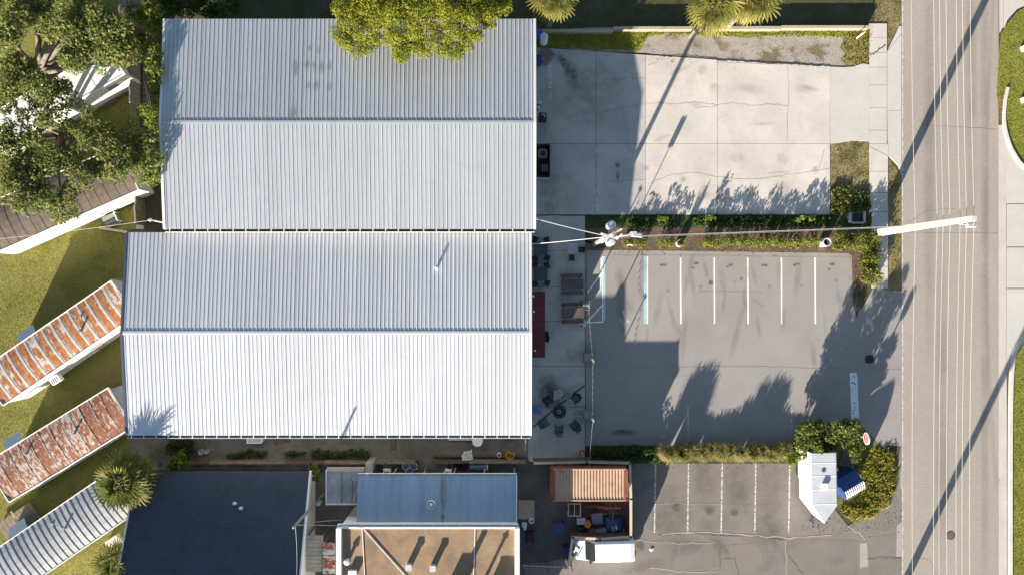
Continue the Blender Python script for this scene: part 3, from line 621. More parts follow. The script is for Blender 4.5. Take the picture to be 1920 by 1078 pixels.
# window awnings on the north sides, air conditioners
for t, x, Wd in ((t3, -1.9, 3.2), (t4, -3.2, 3.5), (t5, -2.3, 3.7)):
    G().box((x, Wd/2+.42, 2.65), (1.5, .95, .05), rx=R(-22)).obj('window_awning', mat('awning_white', (.66, .68, .70), var=.05), t, wld=False)
ac = thing('window_air_conditioner', 'white window air conditioner on the wall of the striped rusty mobile home', 'air conditioner', W3(106, 711, 1.9), A3)
lid(ac, 0, 0, .0, .75, .55, .5, WHT, 'case'); 
for i in range(4): lid(ac, -.25+i*.16, -.02, .255, .05, .4, .02, DRK, 'louver')
# side extension sheets at the east ends of the rusty homes
for (q, h, lb) in (([(207, 523), (236, 529), (238, 560), (222, 545)], 3.0, 'pale sheet-metal lean-to roof at the end of the striped rusty home'), ([(206, 729), (237, 720), (239, 778), (232, 772)], 2.9, 'pale sheet-metal lean-to roof at the end of the blotchy rusty home')):
    c = W3(sum(p[0] for p in q)/4, sum(p[1] for p in q)/4, h); t = thing('lean_to', lb, 'lean-to', (c[0], c[1], 0))
    G().prism(P(q, h), h-.06, h).obj('roof', mat('sheet_beige', (.55, .53, .47), var=.1), t)
    for p in q: 
        x, y = W(p[0], p[1], h); x = x*.97+c[0]*.03; y = y*.97+c[1]*.03; G().box((x, y, (h-.06)/2), (.07, .07, h-.06)).obj('post', WOODG, t)
def steps(lb, px, py, ang, n=3, wd=1.2):
    t = thing('steps', lb, 'steps', W(px, py), ang)
    for i in range(n): lid(t, 0, -.3*i, (.5-.17*i)/2, wd, .29, .5-.17*i, WOOD, 'tread')
    return t
s1 = steps('wooden porch steps below the white-roofed mobile home', 203, 180, math.atan2(.495, .869), 3, 1.1)
g = G().box((*W(196, 164), .5), (1.6, 1.1, .1), rz=math.atan2(.495, .869)); t = thing('porch', 'small tan porch platform beside the white-roofed mobile home', 'porch', W(196, 164)); g.obj('deck', WOOD, t)
for dx, dy in ((-.7, -.4), (.7, -.4), (-.7, .4), (.7, .4)): G().box((W(196, 164)[0]+dx, W(196, 164)[1]+dy, .24), (.1, .1, .48), rz=.5).obj('leg', WOOD, t)
# box step unit by the white wall
t = thing('steps', 'grey-green step box with white rail below the brown-roofed mobile home', 'steps', W(211, 408), math.atan2(.402, .915))
for i, (c_, hh) in enumerate(((.0, .55), (-.32, .36), (-.6, .18))): lid(t, 0, c_, hh/2, 1.15, .31, hh, mat('step_green', (.22, .25, .21), var=.15), 'tread')
lid(t, .62, -.25, .75, .06, .8, .06, WHT, 'rail'); lid(t, .62, -.62, .37, .06, .06, .74, WHT, 'post'); lid(t, .62, .12, .37, .06, .06, .74, WHT, 'post')
t = thing('steps', 'dark grey stone steps beside the ribbed-roof mobile home', 'steps', W(215, 1008), A3)
for i in range(3): lid(t, 0, -.3*i, (.5-.16*i)/2, 1.1, .28, .5-.16*i, CONCG, 'tread')
t = thing('deck', 'pale wooden deck with dark screen and bracing beside the ribbed-roof mobile home', 'deck', W(46, 975), A3)
for i in range(9): lid(t, -1.6+i*.36, .1, .35, .33, 1.7, .06, WOOD, 'plank')
lid(t, 1.1, -.3, .75, .9, .7, .05, DRK, 'screen'); lid(t, .2, .2, .9, .08, 1.8, .08, CREAM, 'brace')
for x in (-1.6, 1.2): lid(t, x, .8, .16, .1, .1, .32, WOOD, 'leg'); lid(t, x, -.6, .16, .1, .1, .32, WOOD, 'leg')
for y in (-.6, .0): lid(t, .72, y, .55, .06, .06, .35, WOOD, 'leg')
# deck of white / brown planks behind the white-roofed home
t = thing('deck', 'brown and pale plank deck behind the white-roofed mobile home', 'deck', W(143, 140), math.atan2(.495, .869))
for i in range(7): lid(t, -1.05+i*.3, 0, .45, .27, 1.3, .06, (WOODB, WOOD, CREAM, WOOD, WOOD, CREAM, WOOD)[i], 'plank')
for x in (-1, .75):
    for y in (-.5, .5): lid(t, x, y, .21, .1, .1, .42, WOOD, 'leg')
# house with brick corner at top edge
t = thing('house', 'brown-roofed house corner with brick wall at the top edge of the oak', 'house', W(240, -40))
G().prism(P([(222, 28), (236, 36), (300, -120), (255, -140)], 2.6), 0, 2.6).obj('wall', mat('brick_wall', (.26, .13, .09), var=.15, fine=.15), t)
G().prism(P([(218, 18), (240, 28), (282, -10), (330, -150), (230, -150)], 3.0), 2.62, 2.78).obj('roof', mat('roof_tan', (.26, .225, .185), var=.12, fine=.12), t)
# ================================================================ south buildings
def shingle():
    m = bpy.data.materials.new('shingles'); m.use_nodes = True; nt = m.node_tree; b = nt.nodes['Principled BSDF']
    pos = nd(nt, 'ShaderNodeNewGeometry').outputs['Position']; br = nd(nt, 'ShaderNodeTexBrick'); nt.links.new(pos, br.inputs[0])
    br.inputs['Color1'].default_value = (.050, .068, .100, 1); br.inputs['Color2'].default_value = (.038, .053, .080, 1); br.inputs['Mortar'].default_value = (.02, .022, .026, 1)
    br.inputs['Scale'].default_value = 1; br.inputs['Brick Width'].default_value = .33; br.inputs['Row Height'].default_value = .14; br.inputs['Mortar Size'].default_value = .018
    c = mixc(nt, ramp(nt, noise(nt, pos, .35, 4), .35, .7), br.outputs[0], (.055, .075, .108)); c = mixc(nt, .5, c, br.outputs[0])
    nt.links.new(c, b.inputs['Base Color']); b.inputs['Roughness'].default_value = .9
    bn = nd(nt, 'ShaderNodeBump'); bn.inputs['Strength'].default_value = .2; nt.links.new(br.outputs[0], bn.inputs['Height']); nt.links.new(bn.outputs[0], b.inputs['Normal']); return m
x0, y0 = W(257, 883, 3.0); x1, _ = W(580, 883, 3.0); th = math.tan(R(20)); D = 9.0
t = thing('house', 'low house with dark blue-black shingle roof and white rake boards', 'house', ((x0+x1)/2, y0-D, 0))
g = G(); zr = 3+D*th
g.add([(x0, y0, 3), (x1, y0, 3), (x1, y0-D, zr), (x0, y0-D, zr), (x1, y0-2*D, 3), (x0, y0-2*D, 3)]+[(x0, y0, 2.9), (x1, y0, 2.9), (x1, y0-D, zr-.1), (x0, y0-D, zr-.1), (x1, y0-2*D, 2.9), (x0, y0-2*D, 2.9)],
      [(0, 3, 2, 1), (3, 5, 4, 2), (6, 7, 8, 9), (9, 8, 10, 11), (0, 1, 7, 6), (5, 11, 10, 4), (1, 2, 8, 7), (2, 4, 10, 8), (0, 6, 9, 3), (3, 9, 11, 5)])
rf = g.obj('roof', shingle(), t)
for (vx, vy) in ((438, 945), (451, 953)): 
    zz = 3+.364*3.0; px = W(vx, vy, zz); zz = 3+th*(y0-px[1]); G().box((px[0], px[1], zz+.1), (.22, .16, .2)).obj('roof_vent', WHT, rf)
g = G(); vs = []
for x in (x0+.5, x1-.4): vs += [(x, y0-1.1, 0), (x, y0-1.1, 3.25), (x, y0-D, zr-.15), (x, y0-2*D+.5, 3.0), (x, y0-2*D+.5, 0)]
g.add(vs, [(0, 4, 3, 2, 1), (5, 6, 7, 8, 9), (0, 1, 6, 5), (3, 4, 9, 8)]).obj('wall', WHTW, t)
for x in (x0-.06, x1+.07):
    g = G(); vs = []
    for dx in (-.06, .06):
        for z in (-.22, .03): vs += [(x+dx, y0, 3+z), (x+dx, y0-D, zr+z)]
    g.add(vs, [(2, 3, 7, 6), (0, 2, 6, 4), (0, 1, 3, 2), (4, 6, 7, 5), (1, 5, 7, 3), (0, 4, 5, 1)]).obj('rake_board', WHT, t)
# tan flat-roofed building
x0, yN = W(636, 987, 5.0); x1, _ = W(970, 987, 5.0); yS = yN-13
tb = thing('flat_roof_building', 'flat tan gravel-roofed building with white parapets beside the blue metal lean-to', 'building', ((x0+x1)/2, yN-6, 0))
G().box(((x0+x1)/2, (yN+yS)/2, 2.49), (x1-x0-.1, yN-yS-.1, 4.98)).obj('wall', WHTW, tb)
G().box(((x0+x1)/2, (yN+yS)/2, 5.0), (x1-x0-.3, yN-yS-.3, .06)).obj('roof', mat('tan_roof', (.305, .208, .128), var=.25, scale=.6, fine=.12, fscale=9, col2=(.19, .135, .09), c2lo=.5, c2hi=.72, c2scale=.5, bump=.1), tb)
for x, wd in ((x0+.05, .36), (x1-.02, .36)): G().box((x, (yN+yS)/2, 5.17), (wd, yN-yS, .5)).obj('parapet', WHT, tb)
G().box(((x0+x1)/2, yN-.06, 5.03), (x1-x0, .12, .14)).obj('parapet', WHT, tb)
G().box(((x0+x1)/2, yN+.06, 4.9), (x1-x0, .10, .02)).obj('gutter', DRK, tb)
G().box(((x0+x1)/2, yN+.16, 4.95), (x1-x0+.2, .09, .14)).obj('gutter_lip', WHT, tb)
sm = G().box((0, 0, 0), (.05, .16, .03)).mesh('gutter_strap', WHT)
for i in range(13): inst('gutter_strap', sm, tb, (x0+.6+i*1.05-tb.location.x, yN+.08-tb.location.y, 4.99))
for px, py in ((767, 1061), (812, 1063)):
    c = W(px, py, 5.3); v = G().box((c[0], c[1], 5.28), (.34, .34, .5)).obj('roof_vent', ALU, tb); G().box((c[0], c[1], 5.56), (.44, .44, .07)).obj('vent_cap', ALU, v)
c = W(651, 1052, 5.3); v = G().cyl((c[0], c[1], 5.0), .13, .4, 10).obj('vent_pipe', WHT, tb); G().cyl((c[0], c[1], 5.4), .24, .14, 12, .1).obj('pipe_cap', WHT, v)
c = W(661, 1074, 5.2); G().box((c[0], c[1], 5.18), (.6, .4, .3)).obj('roof_box', WHT, tb)
for a, b in (((682, 992), (765, 1085)), ((679, 992), (684, 1085)), ((891, 990), (888, 1085))):
    q = [(*W(a[0], a[1], 5.1), 5.08), (*W(b[0], b[1], 5.1), 5.08)]; G().tube(q, .026, 6).obj('roof_pipe', WHT, tb)
hv = thing('rooftop_unit', 'grey rooftop air handler at the back of the tan flat roof', 'air handler', (-2.1, -25.2, 5.03))
lid(hv, 0, 0, .6, 1.3, 2.2, 1.2, GRY, 'case'); lid(hv, 0, 0, 1.22, 1.4, 2.3, .06, ALU, 'lid')
for x_ in (-.3, 0, .3): lid(hv, x_, 1.11, .6, .2, .04, .8, DRK, 'louver')
ch = thing('chimney_stack', 'brick chimney stack with steel flue standing on the tan flat roof', 'chimney', (*W(838, 1135, 5.4), 5.03))
lid(ch, 0, 0, .5, 1.0, .8, 1.0, mat('chimney_brick', (.30, .15, .10)), 'stack'); G().cyl((.2, 0, 1.0), .2, .6, 10).obj('flue', GRY, ch, wld=False)
g = G().tube([(*W(888, 1130, 5.2), 5.03), (*W(888, 1130, 5.2), 6.5)], .12, 8); tt = thing('roof_flue', 'slender steel flue pipe on the tan flat roof', 'flue', (*W(888, 1130, 5.2), 5.03)); g.obj('pipe', GRY, tt); G().cyl((0, 0, 1.47), .24, .12, 10, .05).obj('cowl', GRY, tt, wld=False)
# blue-grey metal lean-to
h0, h1 = 3.3, 3.9; xL, yT = W(672, 890, h0); xR = W(968, 890, h0)[0]; yB = W(0, 982, h1)[1]
tl = thing('metal_lean_to', 'blue-grey metal lean-to roof with round white vent against the tan-roofed building', 'building', ((xL+xR)/2, (yT+yB)/2, 0))
npn = 21; wd = (xR-xL)/npn; dy = yT-yB; me = ribbed_panel('lean_panel', wd, math.hypot(dy, h1-h0), BLUR, 1, .03, .06, .03)
for i in range(npn): inst('roof_panel', me, tl, (xL+wd*(i+.5)-tl.location.x, yB-tl.location.y, h1), (math.atan2(h1-h0, dy), 0, math.pi))
for x in np.linspace(xL+.15, xR-.15, 6): G().box((x, yT-.2, (h0-.1)/2), (.12, .12, h0-.1)).obj('post', WOODG, tl)
G().box(((xL+xR)/2, yT-.2, h0-.12), (xR-xL-.2, .10, .14)).obj('beam', WOODG, tl); G().box(((xL+xR)/2, yB-.06, h1/2-.1), (xR-xL-.2, .1, h1-.25)).obj('back_wall', WHTW, tl)
G().box(((xL+xR)/2, yT+.10, h0-.02), (xR-xL+.1, .06, .12)).obj('gutter_lip', WHT, tl); G().box(((xL+xR)/2, yT+.04, h0-.08), (xR-xL, .1, .02)).obj('gutter', DRK, tl)
G().box((xR+.03, (yT+yB)/2, (h0+h1)/2), (.07, dy, .10), rx=-math.atan2(h1-h0, dy)).obj('rake_trim', WHT, tl)
c = W(808, 946, 3.75); zz = h1-(c[1]-yB)*(h1-h0)/dy
v = G().ring((c[0], c[1], zz-.02), .33, .25, .14, 18).obj('vent_ring', WHT, tl); G().cyl((c[0], c[1], zz-.02), .25, .06, 16).obj('vent_base', DRK, v); G().dome((c[0], c[1], zz+.05), .17, .16, 12, 4).obj('vent_cap', WHT, v)
RST = stainmat('rust_streak', (.26, .20, .11), .8, 1)
for x, y, rx, ry in ((831, 958, 3, 20), (831, 925, 7, 55)):
    c = W(x, y, 3.6); zz = h1-(c[1]-yB)*(h1-h0)/dy; o = stain(tl, 960, 539, rx, ry, 0, RST); o.location = (c[0]-tl.location.x, c[1]-tl.location.y, zz+.035); o.rotation_euler = (-math.atan2(h1-h0, dy), 0, 0)
# small grey-blue shed roofs west of it
ts = thing('shed', 'small shed with mottled blue-grey patched roof and white trim', 'shed', W(645, 908))
SHM = mat('shed_roof', (.30, .33, .37), var=.22, scale=1.2, fine=.12, col2=(.42, .42, .42), c2scale=1.2)
for i, (a, b) in enumerate(((613, 640), (641, 660), (661, 682))):
    G().prism(P([(a, 883), (b, 883), (b, 943), (a, 943)], 2.8), 2.7, 2.8-.01*i).obj('roof_panel', SHM, ts)
G().prism(P([(612, 876), (684, 876), (682, 883), (613, 883)], 2.8), 2.66, 2.76).obj('eave_board', CREAM, ts)
G().box((*W(640.5, 913, 2.8), 2.82), (.10, 2.45, .05)).obj('seam_strip', mat('seam_tan', (.30, .24, .13)), ts)
G().prism(P([(612, 943.5), (684, 943.5), (684, 946), (612, 946)], 2.8), 2.64, 2.83).obj('eave_trim', WHT, ts)
G().prism(P([(610.5, 881), (612.5, 881), (612.5, 946), (610.5, 946)], 2.8), 2.64, 2.83).obj('rake_trim', WHT, ts)
G().prism(P([(622, 900), (680, 900), (680, 938), (622, 938)], 2.7), 0, 2.66).obj('wall', WHTW, ts)
G().prism(P([(662, 944), (680, 898), (676, 896), (660, 941)], 2.9), 2.82, 2.86).obj('loose_board', CREAM, ts)
t = thing('cabinet', 'tall pale grey cabinet standing at the corner of the blue metal lean-to', 'cabinet', W(692, 876))
G().box((*W(692, 876, 1.8), .92), (.5, .75, 1.8)).obj('body', ALU, t); G().box((*W(692, 876, 1.8), 1.85), (.54, .8, .06)).obj('top', ALU, t)
t = thing('carport', 'corrugated translucent grey roof between the shingle house and the tan building', 'carport', W(590, 1000))
for i in range(9): G().prism(P([(572, 1003+i*7.6), (606, 1003+i*7.6), (606, 1010.2+i*7.6), (572, 1010.2+i*7.6)], 2.6), 2.54, 2.6+.015*(i % 2)).obj('roof_panel', mat('fibre_sheet', (.40, .395, .36), var=.15, scale=1.2, fine=.1), t)
for x, y in ((575, 1006), (603, 1006), (575, 1066), (603, 1066)): c = W(x, y, 2.6); G().box((c[0], c[1], 1.27), (.08, .08, 2.54)).obj('post', WOODG, t)
t = thing('awning', 'white and rust-red slatted awning on the west wall of the tan building', 'awning', W(617, 1010))
RWS = rustmat('rust_white', (.62, .62, .60), (.30, .07, .05), (.42, .14, .09), edge=.02, thr=.54, sc=(2, 3, 1), width=1.2)
for i in range(5): c = W(617, 1022+i*12, 2.75); inst('slat', (bpy.data.meshes.get('aw_slat') or G().box((0, 0, 0), (.95, .44, .05)).mesh('aw_slat', RWS)), t, (c[0]-t.location.x, c[1]-t.location.y, 2.75))
for y in (1018, 1074): c = W(607, y, 2.7); G().box((c[0], c[1], 1.36), (.07, .07, 2.72)).obj('post', GRY, t)
# ================================================================ vegetation
OAK = leafmat('oak_leaf', (.125, .165, .055), (.35, .345, .11), .52)
YLT = leafmat('yellow_leaf', (.15, .185, .02), (.38, .345, .045), .42, (.62, .75, .7), .9)
VIN = leafmat('vine_leaf', (.10, .16, .03), (.27, .29, .055), .4)
HDG = leafmat('hedge_leaf', (.10, .14, .03), (.32, .30, .06), .4, (.6, .68, .6), 1.2)
HDD = leafmat('dark_hedge_leaf', (.04, .085, .018), (.10, .14, .03), .35)
BUS = leafmat('bush_leaf', (.06, .10, .02), (.26, .27, .07), .35, (.6, .7, .65), 1.0)
YBS = leafmat('yellow_bush_leaf', (.30, .29, .05), (.50, .44, .10), .5)
FND = leafmat('frond_green', (.10, .13, .035), (.22, .22, .06), .4)
FNY = leafmat('frond_yellow', (.22, .205, .045), (.36, .31, .09), .4)
FNDD = leafmat('frond_dead', (.26, .20, .12), (.36, .28, .17), .2)
ORG = leafmat('reed_grass', (.30, .25, .10), (.46, .38, .18), .35)
ORGG = leafmat('reed_green', (.18, .19, .05), (.32, .29, .09), .4)
def jb(pts, h, r, dh=.5):      # jittered blobs
    return [(x, y, h+random.uniform(-dh, dh), r*random.uniform(.85, 1.15)) for x, y in pts]
tree('oak_tree', 'large spreading oak with bare forked limbs above the white-roofed mobile home', W(112, 150),
     jb([(20, 60), (10, 25), (5, 85), (55, 20), (95, 15), (128, 30), (150, 62), (165, 92), (200, 60), (222, 85), (185, 25), (130, 60), (145, 110), (100, 45), (195, 105), (165, 5), (70, 5), (220, 50), (240, 100)], 7.6, 1.35, .8),
     OAK, 24, .23, .42, 2.8, 'oak trees over the mobile homes')
tree('oak_tree', 'oak with thin crown over the far end of the white-roofed mobile home', W(70, 200),
     jb([(20, 128), (45, 118), (15, 155), (40, 170), (75, 165), (105, 160), (60, 145), (10, 190), (115, 185), (80, 185)], 6.8, 1.15, .6), OAK, 24, .23, .3, 2.6, 'oak trees over the mobile homes')
tree('oak_tree', 'broad oak crown hanging over the brown mobile home roof', W(150, 262),
     [(x, y, 7.2-(.9 if x > 235 else 0)+random.uniform(-.4, .4), 1.12*random.uniform(.85, 1.15)) for x, y in [(60, 225), (95, 222), (130, 240), (165, 262), (60, 262), (30, 250), (15, 285), (45, 300), (20, 325), (25, 360), (60, 345), (85, 320), (105, 295), (130, 300), (150, 335), (165, 318), (195, 310), (215, 295), (235, 275), (255, 285), (275, 262), (285, 300),
         (250, 250), (200, 255), (220, 325), (100, 375), (118, 395), (75, 370), (55, 385), (130, 365), (5, 255), (170, 230), (270, 325)]], OAK, 24, .23, .38, 2.6, 'oak trees over the mobile homes', flat=.65)
tree('leafy_tree', 'dense yellow-green tree spreading over the grey metal roof', (W(785, -60, 0)[0], W(785, -55, 0)[1]),
     [(x, y, h, r) for x, y, h, r in [(640, 68, 8.2, .95), (662, 85, 8.0, 1.0), (690, 88, 8.0, .9), (655, 45, 8.6, 1.1), (690, 62, 8.8, 1.1), (660, 15, 8.8, 1.3), (705, 25, 9.2, 1.4), (752, 92, 8.2, .95), (735, 75, 8.6, .9), (775, 80, 8.5, 1.0),
      (757, 102, 7.9, .7), (790, 95, 8.0, .8), (800, 62, 8.9, 1.1), (750, 45, 9.3, 1.3), (790, 25, 9.6, 1.5), (830, 85, 8.0, .85), (850, 92, 7.9, .8), (872, 80, 8.1, .8), (845, 60, 8.8, 1.0), (885, 60, 8.3, .9), (840, 25, 9.4, 1.4), (885, 25, 8.9, 1.2),
      (915, 15, 8.4, 1.0), (905, 42, 8.1, .7), (940, 10, 7.8, .7), (918, 48, 7.6, .45), (950, 22, 7.4, .4), (750, 5, 9.8, 1.5), (820, 0, 9.6, 1.5), (880, -10, 9, 1.4), (690, -10, 9, 1.5), (770, -40, 9.8, 1.8), (850, -50, 9.2, 1.7)]],
     YLT, 85, .125, .35, 4.0, sub=6, flat=.9, jitter=.6)
tree('climbing_shrub', 'tall green vine thicket between the oak and the grey metal-roofed building', W(290, 100),
     [(x, y, h, r) for x, y, h, r in [(278, 5, 4.5, .8), (290, 25, 4.8, .8), (270, 40, 4.2, .7), (288, 55, 4.6, .75), (268, 75, 3.8, .75), (285, 85, 4.2, .7), (292, 100, 6.3, .7), (288, 130, 6.5, .7), (290, 155, 6.3, .65), (292, 180, 6.0, .6), (284, 115, 6.0, .6), (285, 210, 3.2, .6), (290, 240, 3.2, .5), (262, 95, 3.2, .6), (252, 20, 4, .8)]],
     VIN, 30, .22, .12, 1.6, cat='shrub')
tree('shrub', 'green shrub leaning out below the oak beside the grey metal building wall', W(290, 330),
     [(285, 305, 3.2, .55), (293, 330, 3.0, .5), (286, 340, 2.8, .45), (275, 200+5, 2.6, .6), (285, 225, 2.8, .6)], VIN, 30, .22, .08, 1.2)
tree('thicket', 'dark green shaded thicket behind the grey metal-roofed building', W(370, 18),
     [(x, y, h, r) for x, y, h, r in [(320, 15, 3.2, 1.0), (350, 20, 3.0, .9), (380, 12, 3.3, 1.0), (410, 18, 3.0, .9), (435, 10, 2.6, .8), (365, 0, 3.4, 1.0)]], HDD, 22, .24, .12, 1.2, cat='thicket')
tree('sapling', 'bright green broad-leaved sapling between the white roof and the shingle house', W(352, 838),
     [(333, 866, 2.8, .5), (328, 880, 2.6, .4), (322, 875, 2.4, .35), (338, 855, 2.6, .45), (345, 870, 2.6, .35)], leafmat('lime_leaf', (.09, .15, .015), (.17, .22, .03), .35), 22, .3, .06, 1.4, cat='sapling', asp=.8)
tree('sapling', 'small green sapling beside the patched shed roof', W(600, 878), [(588, 880, 2.2, .45), (592, 895, 2.2, .4), (582, 872, 2.2, .35)], VIN, 20, .28, .05, 1.2, cat='sapling')

def shrub_row(name, label, x0, y0, x1, y1, h, mt, dens=40, size=.16, r=.5, group=None, cat='hedge', z0=0, droop=.9):
    a, b = W(min(x0, x1), max(y0, y1)), W(max(x0, x1), min(y0, y1)); cx, cy = (a[0]+b[0])/2, (a[1]+b[1])/2
    t = thing(name, label, cat, (cx, cy, 0), group=group); bl = []; g = G(); step = r*1.05
    nx, ny = max(1, int((b[0]-a[0])/step)), max(1, int((b[1]-a[1])/step))
    for i in range(nx):
        for j in range(ny):
            x = a[0]+(i+.5)*(b[0]-a[0])/nx+random.uniform(-.1, .1); y = a[1]+(j+.5)*(b[1]-a[1])/ny+random.uniform(-.1, .1); hh = h*random.uniform(.75, 1.1)-r*.75
            bl.append((x, y, max(hh, r*.5), r*random.uniform(.85, 1.15)))
            if hh > .6: bl.append((x, y, hh*.45, r*.9))
            g.tube([(x, y, -.05), (x+random.uniform(-.1, .1), y, max(hh, .3))], [.035, .015], 5)
    g.obj('stem', BARK, t, kind='stuff'); ps, ns = blob_leaves(bl, dens, 4, droop, .8); inst('foliage', leaf_faces('foliage', ps-np.array([cx, cy, 0]), ns, size, mt), t); return t
hg = 'hedge blocks between the two parking lots'
shrub_row('hedge', 'short hedge block under the utility pole transformers', 1166, 446, 1206, 468, 1.35, HDG, group=hg)
shrub_row('hedge', 'small square hedge block beside the potted plant', 1233, 444, 1262, 468, 1.4, HDG, group=hg)
shrub_row('hedge', 'long hedge running from the potted plant to the round bin', 1312, 444, 1528, 467, 1.4, HDG, group=hg)
shrub_row('hedge', 'hedge between the round bin and the sidewalk', 1556, 440, 1638, 468, 1.35, HDG, group=hg)
shrub_row('hedge', 'hedge running south along the sidewalk at the parking lot corner', 1608, 468, 1640, 530, 1.3, HDG, group=hg)
gc = 'low weeds along the concrete lot edge'
for i, (x0, x1, lb) in enumerate(((1178, 1262, 'low weed patch at the lot edge north of the small square hedge'), (1300, 1380, 'low weed patch at the lot edge north of the long hedge start'), (1385, 1478, 'low weed patch at the lot edge north of the long hedge middle'), (1485, 1556, 'low weed patch at the lot edge by the corner of the concrete lot'))):
    shrub_row('weed_patch', lb, x0, 406, x1, 422, .24, HDD, 22, .17, .22, gc, 'weeds')
for x, y, h in ((1238, 410, .8), (1325, 408, .9), (1495, 412, .9), (1515, 409, .8)):
    shrub_row('weed_bush', 'sunlit leafy weed sticking up from the shaded bed', x-8, y-7, x+8, y+7, h*1.25, VIN, 22, .18, .3, 'sunlit weeds in the shaded bed', 'weeds')
shrub_row('weed_patch', 'green weeds around the storm drain inlet beside the sidewalk', 1558, 350, 1590, 404, .3, HDG, 30, .16, .26, None, 'weeds')
shrub_row('weed_patch', 'dark weeds between the storm drain inlet and the sidewalk', 1598, 358, 1628, 394, .22, HDD, 26, .16, .24, None, 'weeds')
shrub_row('hedge', 'dark green clipped hedge in shade beside the fire pit patio', 1106, 832, 1228, 866, 1.25, HDD, 30, .17, .5)
shrub_row('shrub_border', 'dark green low planting in the alley below the white roof', 586, 840, 694, 857, .7, HDD, 30, .2, .4, cat='shrub')
shrub_row('shrub_border', 'small dark weeds in the alley near the white tub', 428, 842, 500, 858, .5, HDD, 22, .2, .35, cat='weeds')
shrub_row('shrub_border', 'small dark weeds between the two alley doormats', 535, 842, 570, 857, .5, HDD, 22, .2, .35, cat='weeds')
shrub_row('shrub_border', 'dark bush in the alley beside the bright green sapling', 322, 822, 368, 850, 1.1, HDD, 24, .2, .5, cat='shrub')
tree('bush', 'big round leafy bush behind the white cargo trailer', W(1528, 815),
     [(x, y, h, r) for x, y, h, r in [(1508, 805, 2.4, .7), (1505, 830, 2.2, .65), (1530, 800, 2.8, .8), (1530, 830, 2.7, .75), (1515, 850, 2.0, .6), (1545, 848, 2.2, .65), (1555, 815, 2.6, .7), (1535, 845, 2.4, .6), (1520, 820, 1.2, .9), (1545, 825, 1.3, .9), (1530, 815, 2.0, .9), (1512, 815, 1.6, .7), (1550, 830, 1.8, .8), (1502, 812, 2.0, .7), (1518, 800, 3.0, .7), (1498, 825, 1.4, .6)]], BUS, 36, .2, .12, .8, cat='bush')
tree('bush', 'tall dark leafy bush beside the red oval sign', W(1584, 810),
     [(x, y, h, r) for x, y, h, r in [(1575, 800, 3.0, .75), (1598, 800, 3.3, .75), (1605, 815, 3.0, .65), (1605, 840, 2.2, .7), (1600, 855, 1.8, .55), (1580, 830, 2.2, .6), (1612, 830, 2.2, .5), (1585, 812, 1.3, .9), (1590, 808, 2.4, .85), (1570, 812, 2.0, .8), (1600, 825, 1.4, .8), (1588, 800, 3.2, .6)]], BUS, 36, .2, .12, .8, cat='bush')
shrub_row('bush', 'yellow-green flowering ground shrubs curving round the blue covered trailer', 1642, 884, 1672, 930, .32, YBS, 13, .14, .3, cat='shrub')
shrub_row('bush', 'yellow-green shrubs at the tip of the bed beside the white cargo trailer', 1592, 948, 1636, 970, .3, YBS, 13, .14, .28, cat='shrub')
shrub_row('bush', 'yellow-green shrubs between the blue covered trailer and the street', 1622, 922, 1665, 952, .34, YBS, 13, .14, .28, cat='shrub')
shrub_row('bush', 'olive shrub clump near the street behind the red oval sign', 1650, 845, 1672, 880, .36, YBS, 13, .14, .28, cat='shrub')
sheet('shrub_bed', [(1495, 838), (1492, 806), (1500, 794), (1530, 789), (1560, 791), (1590, 788), (1612, 796), (1630, 812), (1646, 830), (1665, 840), (1679, 858), (1683, 884), (1681, 908), (1670, 932), (1655, 952), (1636, 967), (1618, 976), (1600, 980), (1590, 972), (1583, 960), (1575, 956), (1570, 944), (1560, 930), (1530, 900), (1500, 868)], .026, mat('bed_soil', (.20, .185, .055), var=.3, scale=.8, fine=.25, fscale=7, bump=.5))
grass('bed_grass_blades', [[(1600, 850), (1640, 836), (1665, 838), (1682, 880), (1676, 925), (1640, 965), (1602, 978), (1580, 965), (1572, 950), (1610, 930)]], 70, .2, LGE, .026)['label'] = 'grass in the shrub bed by the street'
# reed-like ornamental grass clumps
def reed(name, mt, n, r, h):
    g = []; a = rng.uniform(0, 6.283, n); rad = r*rng.uniform(.05, 1.0, n); hh = h*rng.uniform(.65, 1.1, n); wd = .022
    vs = np.zeros((n, 7, 3), np.float32); d = np.column_stack([np.cos(a), np.sin(a)]); pn = np.column_stack([-d[:, 1], d[:, 0]])*wd; b0 = d*rng.uniform(0, .18, n)[:, None]
    for k, (t_, z_, ww) in enumerate(((0, 0, 1), (.35, .62, .9), (.72, .95, .6))):
        c = b0+d*(rad*t_)[:, None]; vs[:, 2*k, :2] = c-pn*ww; vs[:, 2*k+1, :2] = c+pn*ww; vs[:, 2*k:2*k+2, 2] = (hh*z_)[:, None]
    vs[:, 6, :2] = b0+d*rad[:, None]*1.15; vs[:, 6, 2] = hh*.88
    f = [(7*i+q[0], 7*i+q[1], 7*i+q[2], 7*i+q[3]) if len(q) == 4 else tuple(7*i+z for z in q) for i in range(n) for q in ((0, 1, 3, 2), (2, 3, 5, 4), (4, 5, 6))]
    me = bpy.data.meshes.new(name); me.from_pydata(vs.reshape(-1, 3).tolist(), [], f); me.update(); me.materials.append(mt); return me
RM = [reed('reed_a', ORG, 380, .75, 1.35), reed('reed_b', ORGG, 380, .75, 1.35), reed('reed_c', ORG, 300, .65, 1.1)]
k = 0
